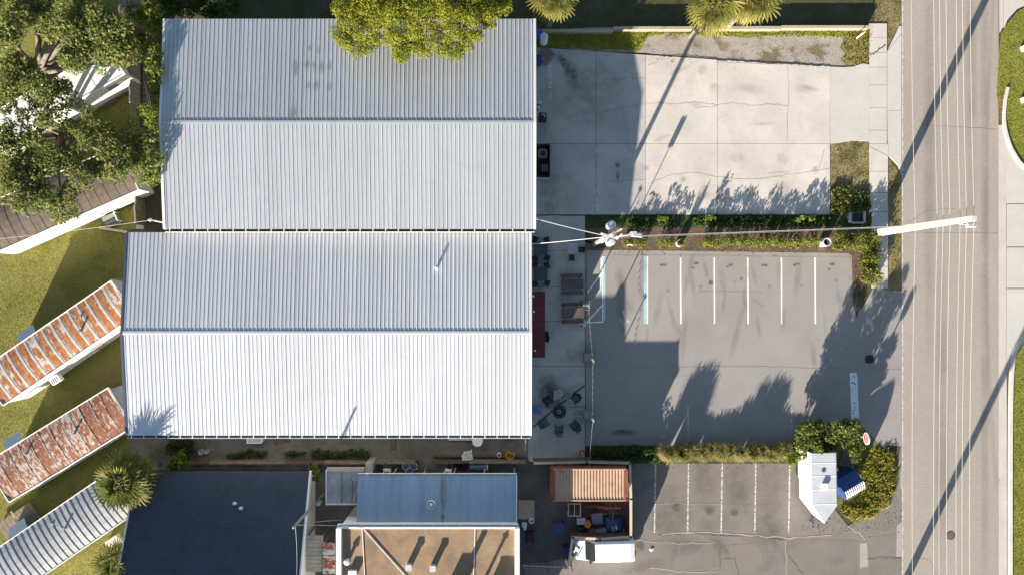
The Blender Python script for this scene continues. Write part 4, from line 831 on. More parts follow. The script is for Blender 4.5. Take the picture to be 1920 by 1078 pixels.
for x in range(1246, 1492, 17):
    t = thing('grass_clump', 'pale feathery ornamental grass clump in the row dividing the lots', 'ornamental grass', W(x+random.uniform(-3, 3), 843+random.uniform(-5, 4)), random.uniform(0, 6), 'ornamental grass clumps in a row')
    hs = float(np.interp(x, [1246, 1272, 1286, 1300, 1340, 1362, 1384, 1412, 1428, 1450, 1492], [1.5, 1.45, .75, .6, .62, .8, 1.25, 1.3, .85, .6, .6]))
    inst('blades', RM[k % 2], t, (0, 0, 0), (0, 0, 0), (1.0, 1.0, hs)); inst('blades', RM[(k*7) % 3], t, (random.uniform(-.3, .3), random.uniform(-.35, .35), 0), (0, 0, 1), (.95, .95, hs*.9))
    inst('blades', RM[2 if k % 3 else 1], t, (random.uniform(-.3, .3), -.3, 0), (0, 0, 2), (.8, .8, min(.8, hs*.8))); k += 1
tree('bush', 'bright green broad-leaved plant at the end of the ornamental grass row', W(1478, 848), [(1482, 862, 1.5, .5), (1495, 858, 1.6, .45), (1478, 850, 1.6, .45)], VIN, 26, .22, .05, .6, cat='bush')
# fan palms
def frond_mesh(name, mt, L=1.05, R_=1.15, n=15):
    g = G(); g.tube([(0, 0, 0), (L*.5, 0, .12), (L, 0, .05)], [.035, .025, .018], 4); N = n
    for i in range(N):
        a = (i/(N-1)-.5)*2*R(118); ln = R_*(1-.25*abs(i/(N-1)-.5)*2)*random.uniform(.88, 1.08); dr = random.uniform(.25, .6)
        d = Vector((math.cos(a), math.sin(a), 0)); p = Vector((-d.y, d.x, 0)); c0 = Vector((L, 0, .05)); wd = .055
        q = [(0, .015, 0), (.5, wd, -.02), (.8, wd*.7, -.12*dr*3), (1.0, .008, -.3*dr*3)]; vs = []
        for t_, ww, z in q: c = c0+d*ln*t_+Vector((0, 0, z*ln*.5)); vs += [c-p*ww, c+p*ww+Vector((0, 0, .02))]
        g.add(vs, [(2*j, 2*j+1, 2*j+3, 2*j+2) for j in range(3)])
    return g.mesh(name, mt)
FM = {'g': [frond_mesh('frond_g%d' % i, FND) for i in range(3)], 'y': [frond_mesh('frond_y%d' % i, FNY) for i in range(3)], 'd': [frond_mesh('frond_d%d' % i, FNDD, .9, .9) for i in range(2)]}
def palm(label, px, py, h, n=44, s=1.0, yellow=.2, dead=7, seed=0, dead_dir=None):
    rr = random.Random(seed); x, y = W(px, py, h); t = thing('palm_tree', label, 'palm', (x, y, 0))
    G().tube([(0, 0, -.1), (.06, .03, h*.5), (0, 0, h-.1)], [.24, .19, .2], 10).obj('trunk', PBARK, t, wld=False); G().dome((0, 0, h-.5), .32, .6, 10, 5, True).obj('crownshaft', PBARK, t, wld=False)
    for i in range(n):
        a = i*2.39996; u = i/n; tilt = R(72-118*u+rr.uniform(-8, 8)); k = 'y' if rr.random() < yellow else 'g'
        inst('frond', rr.choice(FM[k]), t, (0, 0, h+.1-.25*u), (rr.uniform(-.25, .25), -tilt, a+rr.uniform(-.2, .2)), s*rr.uniform(.88, 1.12))
    for i in range(dead):
        a = rr.uniform(0, 6.283) if dead_dir is None else dead_dir+rr.uniform(-.7, .7)
        inst('dead_frond', rr.choice(FM['d']), t, (0, 0, h-.3), (0, R(rr.uniform(25, 60)), a), s*rr.uniform(.85, 1.1))
    return t
palm('tall green fan palm beside the dark shingle house', 235, 902, 4.8, 48, 1.05, .15, 10, 1, -.7)
palm('fan palm at the bottom edge beside the ribbed-roof mobile home', 222, 1052, 4.5, 36, .8, .3, 4, 2)
palm('fan palm with brown hanging fronds beside the grey building corner', 1037, -6, 6.0, 38, .9, .75, 14, 3, -1.6)
palm('golden fan palm left of its twin above the low wall', 1340, 8, 6.5, 42, 1.0, .8, 12, 4, 3.6)
palm('golden fan palm right of its twin above the low wall', 1412, -6, 6.2, 42, 1.0, .75, 12, 5, -1.3)
# ================================================================ walls, fences
t = thing('low_wall', 'low concrete wall with cream cap along the north edge of the lots', 'wall', W(1380, 66))
for a, b, yy in ((1003, 1083, 63), (1083, 1148, 63), (1148, 1300, 58.5), (1300, 1460, 58), (1460, 1622, 56.5)):
    G().prism(P([(a, yy-2), (b, yy-2), (b, yy+2), (a, yy+2)]), 0, .56).obj('wall_section', mat('tan_wall', (.27, .23, .165), var=.12, fine=.1), t)
    G().prism(P([(a-.3, yy-2.8), (b-.3, yy-2.8), (b-.3, yy+2.8), (a, yy+2.8)]), .56, .62).obj('cap', mat('tan_cap', (.40, .34, .25), var=.1, fine=.08), t)
# enclosure fence round the container yard
EF = thing('fence', 'wooden yard fence with pale cap rail around the rusty shipping container', 'fence', W(1180, 940))
FP = [(1002, 868), (1100, 866), (1181, 868), (1183, 935), (1183, 1006), (1125, 1010), (1074, 1007), (1066, 1062)]
hF = 1.75
for i in range(len(FP)-1):
    a, b = W3(*FP[i], hF), W3(*FP[i+1], hF); dx, dy = b[0]-a[0], b[1]-a[1]; L = math.hypot(dx, dy); an = math.atan2(dy, dx)
    G().box(((a[0]+b[0])/2, (a[1]+b[1])/2, hF), (L+.14, .19, .07), rz=an).obj('cap_rail', CREAM, EF)
    nb = int(L/.32); bm_ = G().box((0, 0, 0), (L/nb-.004, .03, hF-.08)).mesh('fence_board', WOODB)
    for k in range(nb): f = (k+.5)/nb; inst('board', bm_, EF, (a[0]+dx*f-EF.location.x, a[1]+dy*f-EF.location.y, (hF-.06)/2+.03), (0, 0, an))
    G().box((a[0], a[1], hF/2-.04), (.12, .12, hF-.08), rz=an).obj('post', WOODB, EF)
gt = thing('gate', 'grey metal gate of horizontal rails at the bottom of the container yard', 'gate', W(1028, 1062))
for i in range(4): a, b = W3(979, 1060, .3+i*.4), W3(1073, 1063, .3+i*.4); G().tube([a, b], .05, 6).obj('rail', GRY, gt)
for x in (980, 1027, 1072): a = W(x, 1061.5, .8); G().box((a[0], a[1], .85), (.07, .07, 1.7)).obj('post', DRK, gt)
for i in range(12): a = W(984+i*7.6, 1061.5, .8); G().box((a[0], a[1]+.06, .8), (.26, .02, 1.2)).obj('slat', GRY, gt)
t = thing('fence', 'weathered plank fence lying along the alley behind the white-roofed building', 'fence', W(700, 860))
for i, (a, b) in enumerate(((340, 400), (401, 470), (471, 540), (541, 610), (611, 700), (701, 780), (812, 880), (881, 950), (951, 985))):
    yy = 862 if i < 6 else 861; G().prism(P([(a, yy-2.2), (b, yy-1.6), (b, yy+2), (a, yy+2.4)]), .0, .9).obj('board', WOOD if i % 3 else WOODB, t); 
    if i > 5: G().prism(P([(a, yy-9), (b, yy-9), (b, yy-6.6), (a, yy-6.6)]), .0, .35).obj('board', WOODB, t)
t = thing('wooden_fence', 'old grey board fence strip between the lawn and the grey metal building', 'fence', W(266, 150))
for i in range(9): y0_ = 104+i*11; G().prism(P([(262, y0_), (264.5, y0_), (264.5, y0_+10.6), (262, y0_+10.6)]), 0, 1.6+random.uniform(-.08, .05)).obj('board', WOODG, t)
for i in range(9): y0_ = 104+i*11; G().prism(P([(269, y0_), (278, y0_+1), (278, y0_+10.4), (269, y0_+10)]), .1, .16).obj('plank', WOODG if i % 2 else WOOD, t)
t = thing('wooden_fence', 'grey board fence strip between the brown-roofed home and the white metal building', 'fence', W(266, 390))
for i in range(6): y0_ = 355+i*11.5; G().prism(P([(270, y0_), (273, y0_), (273, y0_+11), (270, y0_+11)]), 0, 1.5+random.uniform(-.06, .06)).obj('board', WOODG if i % 2 else WOOD, t)
G().prism(P([(256, 370), (270, 366), (270, 430), (256, 430)]), .02, .05).obj('paved_strip', CONCG, t)
t = thing('garden_fence', 'thin wire garden fence along the lawn beside the grey metal building', 'fence', W(258, 220))
for i in range(8): c = W(258, 150+i*14); G().cyl((c[0], c[1], 0), .03, 1.1, 6).obj('post', GRY, t)
for z in (.35, .7, 1.05): G().tube([W(258, 150)+(z,), W(258, 250)+(z,)], .012, 4).obj('wire', GRY, t)
t = thing('branch_pile', 'heap of dry brown branches in the alley corner by the white-roofed building', 'branches', W(295, 850))
for i in range(16):
    x, y = W(300+random.uniform(-22, 22), 848+random.uniform(-10, 10)); a = random.uniform(0, 3.1); l = random.uniform(.4, .9); z = .06+i*.012
    G().tube([(x-l*math.cos(a), y-l*math.sin(a), z), (x, y, z+.06), (x+l*math.cos(a), y+l*math.sin(a), z)], [.035, .03, .012], 5).obj('branch', WOODG, t)
# fallen logs / beams on the west lawn
for lb, a, b, m_ in (('long pale timber beam lying on the grass beside the white metal building', (188, 428), (240, 436), CREAM), ('thin pole lying on the grass below the white-roofed home fence', (222, 128), (262, 144), WOOD)):
    c = W((a[0]+b[0])/2, (a[1]+b[1])/2); t = thing('timber', lb, 'timber', c); G().tube([W(*a)+(.10,), W(*b)+(.10,)], .10, 6).obj('beam', m_, t)
    G().box((c[0], c[1], .02), (.3, .12, .05)).obj('block', WOODB, t)
# ================================================================ poles and wires
UP = thing('utility_pole', 'pale square concrete utility pole by the sidewalk carrying the street wires', 'utility pole', W(1637, 438))
bx, by = W(1637, 438); hp = 12.2
CP = mat('pole_concrete', (.52, .49, .43), var=.06, fine=.05)
g = G(); vs = []
for z, r in ((-.1, .27), (hp, .15)): vs += [(bx+sx*r, by+sy*r, z) for sx, sy in ((-1, -1), (1, -1), (1, 1), (-1, 1))]
g.add(vs, [(0, 1, 5, 4), (1, 2, 6, 5), (2, 3, 7, 6), (3, 0, 4, 7), (4, 5, 6, 7)]).obj('shaft', CP, UP)
def pt(px, py, h): return W3(px, py, h)
wires = [(1716, 6.3), (1757, 8.3), (1768, 9.0), (1781, 9.8), (1800, 10.6), (1812, 11.2), (1826, 11.9)]
for k, (px, h) in enumerate(wires):
    x = W(px, 400, h)[0]; at = pt(px, 410, h)
    if k > 0: ins_ = G().tube([(bx+.1, by+(.0 if k % 2 else .12), h-.05), (x, by, h)], .045, 6).obj('bracket', ALU, UP); G().cyl((x, by, h-.16), .07, .18, 8, .04).obj('insulator', GRY, ins_)
# arm and lamp
ar = G().tube([(bx, by, 9.6), (bx+1.2, by-.25, 10.2), (*W(1806, 421, 10.4), 10.4)], .05, 6).obj('lamp_arm', ALU, UP); q = pt(1822, 423, 10.4); G().box((q[0], q[1], q[2]), (.75, .28, .14), taper=.7).obj('lamp_head', ALU, ar)
WIRE = mat('wire_alu', (.50, .47, .43), rough=.5, var=0, fine=0)
def wire(label, a, b, sag=.4, r=.035, m=None, n=14, group=None, cat='wire', name='overhead_wire'):
    a, b = Vector(a), Vector(b); pts = [a.lerp(b, i/n)-Vector((0, 0, sag*4*(i/n)*(1-i/n))) for i in range(n+1)]
    t = G().tube(pts, r, 5).obj(name, m or WIRE, loc=tuple(a)); return tag(t, label, cat, group)
for k, (px, h) in enumerate(wires):
    x = W(px, 400, h)[0]
    for s_ in (1, -1): wire('straight pale overhead wire strung above the street', (x, by, h+.03), (x+random.uniform(-.15, .15), by+s_*42, h+.1), .5, .015, group='overhead wires along the street', n=20)
# second street pole further south (its shadow crosses the road)
b2 = W(1648, 1190)
t = thing('utility_pole', 'concrete street pole further south along the sidewalk', 'utility pole', b2)
G().tube([(b2[0], b2[1], -.1), (b2[0], b2[1], 12.2)], [.34, .22], 4).obj('shaft', CP, t); G().box((b2[0]+.9, b2[1], 10.8), (2.0, .1, .12)).obj('bracket', ALU, t)
# wooden service pole with transformers
WP = thing('utility_pole', 'wooden utility pole with grey transformer cans and lamp between the lots', 'utility pole', W(1113, 458)); wx, wy = W(1113, 458); hw = 11.0
G().tube([(wx, wy, -.1), (wx, wy, hw)], [.19, .13], 10).obj('shaft', mat('pole_wood', (.33, .29, .24), var=.2, fine=.15), WP)
for (px, py, h, r) in ((1147, 422, 8.6, .30), (1146, 453, 8.3, .30), (1131, 449, 7.6, .22)):
    q = pt(px, py, h); c = G().cyl((q[0], q[1], h-.9), r, .9, 14).obj('transformer', mat('transformer_paint', (.66, .68, .70), rough=.4, var=.05), WP)
    G().cyl((q[0], q[1], h), r*.95, .08, 14, r*.5).obj('lid', ALU, c); G().cyl((q[0]+.12, q[1]+.05, h+.05), .05, .22, 8, .03).obj('bushing', GRY, c); G().tube([(wx, wy, h-.4), (q[0], q[1], h-.4)], .05, 5).obj('bracket', GRY, c)
for z, rz, L in ((10.2, .5, 1.6), (9.3, 1.2, 1.3), (8.8, -.3, 1.2)):
    c = G().box((wx, wy, z), (L, .12, .14), rz=rz).obj('crossarm', ALU, WP)
    for s_ in (-.42, 0, .42): G().cyl((wx+L*s_*math.cos(rz), wy+L*s_*math.sin(rz), z+.07), .05, .2, 8, .03).obj('insulator', WHT, c)
for px, py, h in ((1160, 433, 9.6), (1165, 441, 9.2), (1158, 447, 9.0)): q = pt(px, py, h); G().cyl((q[0], q[1], h-.35), .07, .45, 8).obj('fuse', WHT, WP); 
la = G().tube([(wx, wy, 8.0), (wx+.8, wy, 8.4), pt(1184, 440, 8.5)], .045, 6).obj('lamp_arm', ALU, WP); q = pt(1195, 441, 8.5); G().box((q[0], q[1], 8.45), (.8, .3, .18), rz=-.1, taper=.7).obj('lamp_head', ALU, la)
top_ = (wx, wy)
for i, (h0_, y1, h1_) in enumerate(((9.9, 414, 7.6), (9.6, 417, 7.4), (8.6, 428, 6.5))):
    wire('span wire from the wooden pole to the concrete street pole', (wx+.3, wy, h0_-1.6), (bx-.1, by, h1_), .35, .013, mat('span_wire', (.26, .27, .26), var=0, fine=0), group='span wires between the two poles')
wire('thick twisted service cable from the wooden pole to the grey building corner', (wx, wy, 8.4), (*W(1006, 411, 5.2), 5.2), .35, .028, ALU, group=None, name='service_cable')
wire('thick twisted service cable from the wooden pole to the white building corner', (wx, wy, 8.1), (*W(998, 458, 4.6), 4.6), .35, .028, ALU, name='service_cable')
# leaning service pole near the tan building
sx_, sy_ = W(606, 927); t = thing('utility_pole', 'grey timber service pole with meter box beside the shingle house', 'utility pole', (sx_, sy_, 0))
G().tube([(sx_, sy_, -.1), (sx_, sy_, 7.6)], [.13, .09], 8).obj('shaft', mat('pole_grey', (.27, .255, .235), var=.2), t); G().box((sx_+.12, sy_-.1, 1.8), (.4, .25, .6)).obj('meter_box', ALU, t); G().cyl((sx_, sy_, 7.6), .10, .06, 8, .05).obj('pole_cap', GRY, t)
for e_, lb in ((W3(683, 989, 5.2), 'thin white service wire from the grey timber pole to the tan roof corner'), (W3(640, 975, 4.0), 'thin white service wire from the grey timber pole down to the tan building wall')): wire(lb, (sx_, sy_, 7.2), e_, .3, .014, GRY, name='service_wire')
wire('grey wire running along the white rake of the shingle house', (sx_, sy_, 7.2), (*W(555, 1100, 5.6), 5.6), .3, .014, GRY, name='service_wire')
# west service mast at the metal building corner
m1 = W(284, 413, 5.8); t = thing('service_mast', 'steel service mast with conduit at the grey metal building west corner', 'mast', (m1[0], m1[1], 0))
G().tube([(m1[0], m1[1], 0), (m1[0], m1[1], 6.0)], .06, 8).obj('conduit', ALU, t); G().dome((m1[0], m1[1], 6.0), .14, .16, 10, 4, True).obj('weatherhead', ALU, t); G().tube([(m1[0], m1[1], 5.4), (*W(308, 418, 5.4), 5.4)], .05, 6).obj('brace', ALU, t)
wire('pair of grey wires crossing the brown mobile home roof', (m1[0], m1[1], 5.8), (*W(-40, 452, 5.6), 5.6), .5, .012, WIRE, name='service_wire')
# ================================================================ signs and posts
t = thing('oval_sign', 'red oval sign with white border on a post beside the tall bush', 'sign', W(1588, 806)); sx2, sy2 = W(1588, 806)
G().cyl((sx2-.02, sy2, 0), .05, 2.75, 8).obj('post', WHT, t)
def oval(x, ry, rz_, th, zc, cy): 
    g = G(); n = 24; vs = [(x-th/2, cy+ry*math.cos(2*math.pi*i/n), zc+rz_*math.sin(2*math.pi*i/n)) for i in range(n)]+[(x+th/2, cy+ry*math.cos(2*math.pi*i/n), zc+rz_*math.sin(2*math.pi*i/n)) for i in range(n)]
    return g.add(vs, [tuple(range(n-1, -1, -1)), tuple(range(n, 2*n))]+[(i, (i+1) % n, n+(i+1) % n, n+i) for i in range(n)])
pn = oval(sx2, .45, .40, .10, 3.1, sy2).obj('panel', WHT, t); oval(sx2, .37, .31, .115, 3.1, sy2).obj('panel_face', RED, pn); G().box((sx2, sy2, 3.1), (.125, .52, .07)).obj('lettering_band', WHT, pn)
t = thing('parking_sign', 'tall narrow parking sign on a post at the head of the accessible stall', 'sign', W(1177, 440)); c = W(1177, 440)
G().cyl((c[0], c[1], 0), .035, 2.3, 8).obj('post', GRY, t); p2 = G().box((c[0], c[1]-.04, 2.55), (.42, .03, .75)).obj('panel', WHT, t); G().box((c[0], c[1]-.055, 2.6), (.34, .02, .5)).obj('panel_face', BLUE, p2)
t = thing('marker_post', 'white marker post with orange tip standing in the weeds near the sidewalk', 'marker post', W(1606, 72)); c = W(1606, 72)
G().cyl((c[0], c[1], 0), .055, 1.1, 8).obj('shaft', WHT, t); G().cyl((c[0], c[1], 1.1), .055, .35, 8).obj('tip', mat('orange', (.8, .25, .03), fine=0), t)
t = thing('manhole_cover', 'round iron manhole cover in the street', 'manhole cover', W(1782, 1003)+(.03,)); G().cyl((0, 0, 0), .27, .012, 24).obj('lid', mat('iron', (.14, .12, .10), rough=.6), t, wld=False); G().ring((0, 0, 0), .36, .28, .014, 24).obj('rim', mat('iron_dark', (.09, .08, .07), rough=.6), t, wld=False)
t = thing('storm_inlet', 'concrete storm drain inlet with dark opening beside the sidewalk', 'drain', W(1606, 409))
G().prism(P([(1589, 400), (1594, 400), (1594, 418), (1589, 418)]), 0, .28).obj('side_wall', CONCG, t); G().prism(P([(1617, 397), (1620, 397), (1620, 418), (1617, 418)]), 0, .28).obj('side_wall', CONCG, t)
G().prism(P([(1594, 401), (1617, 401), (1617, 417), (1594, 417)]), .0, .05).obj('opening', BLK, t); G().prism(P([(1594, 417), (1617, 417), (1617, 420), (1594, 420)]), 0, .28).obj('back_wall', CONCG, t)
for py, lb in ((92, 'small white utility box on the lawn at the upper street corner'), (188, 'small white utility box on the lawn beside the curved kerb')):
    t = thing('utility_box', lb, 'utility box', W(1919, py)); c = W(1919, py); G().box((c[0], c[1], .25), (.55, .4, .4), rz=.4).obj('case', WHT, t); G().box((c[0], c[1], .47), (.6, .45, .05), rz=.4).obj('lid', WHT, t)

LIT = leafmat('dry_leaf', (.20, .13, .06), (.34, .25, .13), .1)
def litter(name, label, polys, n, z):
    ps = []
    for x0, y0, x1, y1 in polys:
        a, b = W(x0, y1), W(x1, y0); k = int(n*(b[0]-a[0])*(b[1]-a[1])); ps.append(np.column_stack([rng.uniform(a[0], b[0], k), rng.normal((a[1]+b[1])/2, (b[1]-a[1])*.3, k), np.full(k, z)+rng.uniform(0, .02, k)]))
    p = np.concatenate(ps); o = inst(name, leaf_faces(name, p, np.array([0, 0, 1.])+rng.normal(size=p.shape)*.35, .11, LIT)); tag(o, label, None, None, 'stuff')
litter('fallen_leaves', 'dry fallen leaves along the hedge and shrub beds', [(1140, 462, 1600, 480), (1590, 470, 1612, 590), (1235, 858, 1500, 880), (1575, 940, 1690, 990), (1100, 826, 1230, 838), (1500, 960, 1640, 1000)], 9, .03)
litter('fallen_leaves', 'dry fallen leaves on the alley and the west lawn edges', [(250, 820, 700, 862), (215, 440, 245, 800), (255, 100, 300, 420), (1556, 270, 1630, 290), (1200, 96, 1560, 130)], 7, .03)
# ================================================================ vehicles
VANW = mat('van_white', (.80, .80, .78), rough=.3, var=.02, fine=.02, spec=.5)
def loft(secs):
    g = G(); n = len(secs[0]); vs = [p for s in secs for p in s]
    fs = [(j*n+i, j*n+(i+1) % n, (j+1)*n+(i+1) % n, (j+1)*n+i) for j in range(len(secs)-1) for i in range(n)]
    fs += [tuple(range(n))[::-1], tuple(range((len(secs)-1)*n, len(secs)*n))]; return g.add(vs, fs)
vx, vy = W(1133, 1030, 1.35); van = thing('van', 'white van with dark windshield parked against the container yard fence', 'van', (vx, vy, .02), math.pi+R(1.5))
st = [(-2.36, .80, 1.62, .70), (-2.32, .86, 1.86, .76), (-2.0, .89, 1.93, .79), (0, .90, 1.95, .80), (.75, .90, 1.92, .78), (1.05, .90, 1.70, .76), (1.50, .90, 1.16, .82), (2.0, .87, 1.06, .80), (2.25, .80, .98, .72), (2.38, .68, .82, .6)]
secs = []
for x, hw, zt, ht in st:
    bl = min(1.05, zt-.1); secs.append([(x, -hw+.04, .32), (x, -hw, .5), (x, -hw, bl), (x, -ht, zt-.07), (x, -ht*.82, zt), (x, ht*.82, zt), (x, ht, zt-.07), (x, hw, bl), (x, hw, .5), (x, hw-.04, .32)])
loft(secs).obj('body', VANW, van, wld=False, smooth=False)
G().add([(1.50, -.78, 1.19), (1.50, .78, 1.19), (.80, .70, 1.915), (.80, -.70, 1.915), (1.10, .76, 1.66), (1.10, -.76, 1.66)], [(0, 1, 4, 5), (5, 4, 2, 3)]).obj('windshield', GLS, van, wld=False)
for s in (-1, 1):
    G().add([(1.35, s*.905, 1.08), (.2, s*.905, 1.08), (.2, s*.825, 1.72), (.75, s*.825, 1.72)], [(0, 1, 2, 3)]).obj('side_window', GLS, van, wld=False)
    G().box((1.1, s*1.03, 1.15), (.14, .2, .22)).obj('mirror', BLK, van, wld=False); G().box((2.33, s*.55, .78), (.12, .26, .16)).obj('headlight', ALU, van, wld=False)
    G().box((-2.36, s*.72, 1.2), (.06, .14, .5)).obj('tail_light', RED, van, wld=False)
    for x in (1.5, -1.45):
        wm = Matrix.Rotation(R(90), 3, 'X'); ty = G().cyl((x, s*.78+.11, .35), .35, .22, 18, m=wm).obj('tyre', RUB, van, wld=False); G().cyl((x, s*.80+(.12 if s > 0 else -.0)+.0, .35), .2, .03 if s > 0 else .2, 12, m=wm).obj('rim', ALU, ty, wld=False)
G().box((-2.37, .1, 1.85), (.10, .42, .09)).obj('brake_light', BLK, van, wld=False); G().box((-2.42, 0, .45), (.14, 1.7, .2)).obj('bumper', DRK, van, wld=False); G().box((2.40, 0, .45), (.14, 1.3, .2)).obj('bumper', DRK, van, wld=False)
# white V-nosed cargo trailer
tx, ty_ = W(1545, 905, 2.65); ct = thing('cargo_trailer', 'white enclosed cargo trailer with pointed nose parked beside the shrubs', 'trailer', (tx, ty_, .03), R(-89))
TW = mat('trailer_white', (.80, .80, .79), rough=.45, var=.03, fine=.02); out = [(-2.35, -1.05), (1.75, -1.05), (3.15, 0), (1.75, 1.05), (-2.35, 1.05)]
G().prism(out, .55, 2.55).obj('body', TW, ct, wld=False)
g = G(); n = len(out); ins_ = [(x*.985, y*.90) for x, y in out]
g.add([(x, y, 2.553) for x, y in out]+[(x, y, 2.64) for x, y in ins_], [tuple(range(n, 2*n))]+[(i, (i+1) % n, n+(i+1) % n, n+i) for i in range(n)]).obj('roof', mat('trailer_roof', (.47, .49, .52), rough=.45, var=.08, scale=1.2, fine=.04), ct, wld=False)
for x in (-1.55, -.55, .5, 1.65): G().box((x, 0, 2.645), (.05, 1.9, .012)).obj('roof_seam', WHT, ct, wld=False)
v = G().box((.2, -.0, 2.72), (.36, .36, .16)).obj('roof_vent', WHT, ct, wld=False); G().box((.2, 0, 2.81), (.42, .42, .03)).obj('vent_lid', WHT, v, wld=False)
G().cyl((-1.0, -.02, 2.64), .16, .03, 12).obj('roof_patch', DRK, ct, wld=False)
for s in (-1, 1):
    G().box((-.75, s*1.12, .72), (1.7, .16, .1)).obj('fender', ALU, ct, wld=False)
    for x in (-1.15, -.35): wm = Matrix.Rotation(R(90), 3, 'X'); w_ = G().cyl((x, s*1.02+.1, .35), .35, .2, 16, m=wm).obj('tyre', RUB, ct, wld=False); G().cyl((x, s*1.02+.12 if s > 0 else s*1.02-.02+.0, .35), .19, .03, 12, m=wm).obj('rim', WHT, w_, wld=False)
G().box((3.5, 0, .5), (1.3, .12, .12)).obj('tongue', DRK, ct, wld=False); G().box((2.9, -.35, .5), (1.1, .1, .1), rz=R(28)).obj('tongue_brace', DRK, ct, wld=False); G().box((2.9, .35, .5), (1.1, .1, .1), rz=R(-28)).obj('tongue_brace', DRK, ct, wld=False); G().cyl((3.9, 0, .0), .05, .7, 8).obj('jack', GRY, ct, wld=False)
G().box((1.0, -1.06, 1.5), (.75, .03, 1.7)).obj('side_door', WHTW, ct, wld=False)
# blue trailer with curved slatted cover
bx2, by2 = W(1599, 911, 2.1); bt = thing('covered_trailer', 'dark blue bin trailer with curved black and white slatted cover', 'trailer', (bx2, by2, .03), R(31)); bt.scale = (.96, .96, 1.62)
NAVY = mat('navy_paint', (.02, .055, .20), rough=.35, var=.1, fine=0, spec=.5)
G().box((0, 0, .62), (1.85, 1.75, .8)).obj('body', NAVY, bt, wld=False)
G().add([(-.92, .05, 1.38), (.92, .05, 1.38), (.92, .87, 1.03), (-.92, .87, 1.03)], [(0, 1, 2, 3)]).obj('lid', NAVY, bt, wld=False)
for x in (-.9, .9): G().add([(x, -.87, 1.0)]+[(x, -.87+.92*i/6, 1.0+.38*math.sin(math.pi/2*i/6)) for i in range(1, 7)]+[(x, .87, 1.03)], [tuple(range(8))]).obj('end_panel', NAVY, bt, wld=False)
for i in range(10):
    x = -.83+i*.184; pts = [(-.89+.94*k/7, 1.035+.40*math.sin(math.pi/2*k/7)) for k in range(8)]; g = G(); vs = [(x+dx, y, z) for y, z in pts for dx in (-.045, .045)]
    g.add(vs, [(2*k, 2*k+1, 2*k+3, 2*k+2) for k in range(7)]).obj('slat', WHT, bt, wld=False)
g = G(); vs = [(x, -.87+.92*k/7, .995+.38*math.sin(math.pi/2*k/7)) for k in range(8) for x in (-.9, .9)]; g.add(vs, [(2*k, 2*k+1, 2*k+3, 2*k+2) for k in range(7)]).obj('cover', BLK, bt, wld=False)
for x in (-.6, .6): 
    for y in (-.8, .8): G().cyl((x, y, .0), .13, .24, 10).obj('wheel', RUB, bt, wld=False)
def pallet(label, px, py, ang, z=.02, tilt=0, mt=WOODG, s=1.0, group=None, n=7):
    t = thing('pallet', label, 'pallet', W(px, py)+(z,), ang, group)
    for i in range(n): G().box((0, (-.5+i/(n-1))*1.05*s, .13), (1.2*s, .09*s, .022)).obj('slat', mt, t, wld=False)
    for x in (-.55, 0, .55): G().box((x*s, 0, .07), (.06, 1.12*s, .10)).obj('runner', mt, t, wld=False)
    t.rotation_euler[1] = tilt; return t
pallet('weathered wooden pallet beside the blue bin at the grey building corner', 1023, 106, R(48), .05, 0, WOOD, 1.0, None, 6)
pallet('grey slatted pallet lying in the shade beside the cargo trailer', 1589, 862, R(-18), .05, 0, WOODG, 1.0)
# ================================================================ container
cx, cy = W(1105, 909, 2.9); cn = thing('shipping_container', 'rusty orange corrugated shipping container inside the fenced yard', 'container', (cx, cy, 0))
RCT = mat('container_rust', (.46, .30, .20), rough=.75, var=.12, scale=1.5, fine=.1, fscale=8, col2=(.36, .19, .12), c2lo=.56, c2hi=.70, c2scale=1.1)
RCD = mat('container_side', (.23, .085, .05), rough=.75, var=.2, scale=1.5, fine=.1)
Lc, Wc = 5.98, 2.5; cn.scale[2] = 2.9/2.6; g = G(); N = 22; vs = []
for i in range(N*4+1):
    x = -Lc/2+.35+(Lc-.7)*i/(N*4); z = 2.57+(.0, .0, -.04, -.04)[i % 4]; vs += [(x, -Wc/2+.08, z), (x, Wc/2-.08, z)]
g.add(vs, [(2*i, 2*i+2, 2*i+3, 2*i+1) for i in range(N*4)]).obj('roof', RCT, cn, wld=False)
for x in (-Lc/2+.17, Lc/2-.17): G().box((x, 0, 2.56), (.36, Wc-.1, .05)).obj('end_rail', RCD, cn, wld=False)
for y in (-Wc/2+.04, Wc/2-.04): G().box((0, y, 2.53), (Lc, .09, .12)).obj('side_rail', RCT, cn, wld=False); G().box((0, y*.98, 1.25), (Lc-.05, .06, 2.44)).obj('side_wall', RCD, cn, wld=False)
for x in (-Lc/2+.05, Lc/2-.05): G().box((x, 0, 1.25), (.06, Wc-.1, 2.44)).obj('end_wall', RCD, cn, wld=False)
for sx in (-1, 1):
    for sy in (-1, 1): k = G().box((sx*(Lc/2-.09), sy*(Wc/2-.09), 2.55), (.19, .19, .14)).obj('corner_casting', RCD, cn, wld=False); G().cyl((sx*(Lc/2-.09), sy*(Wc/2-.09), 2.605), .05, .02, 8).obj('hole', BLK, k, wld=False)
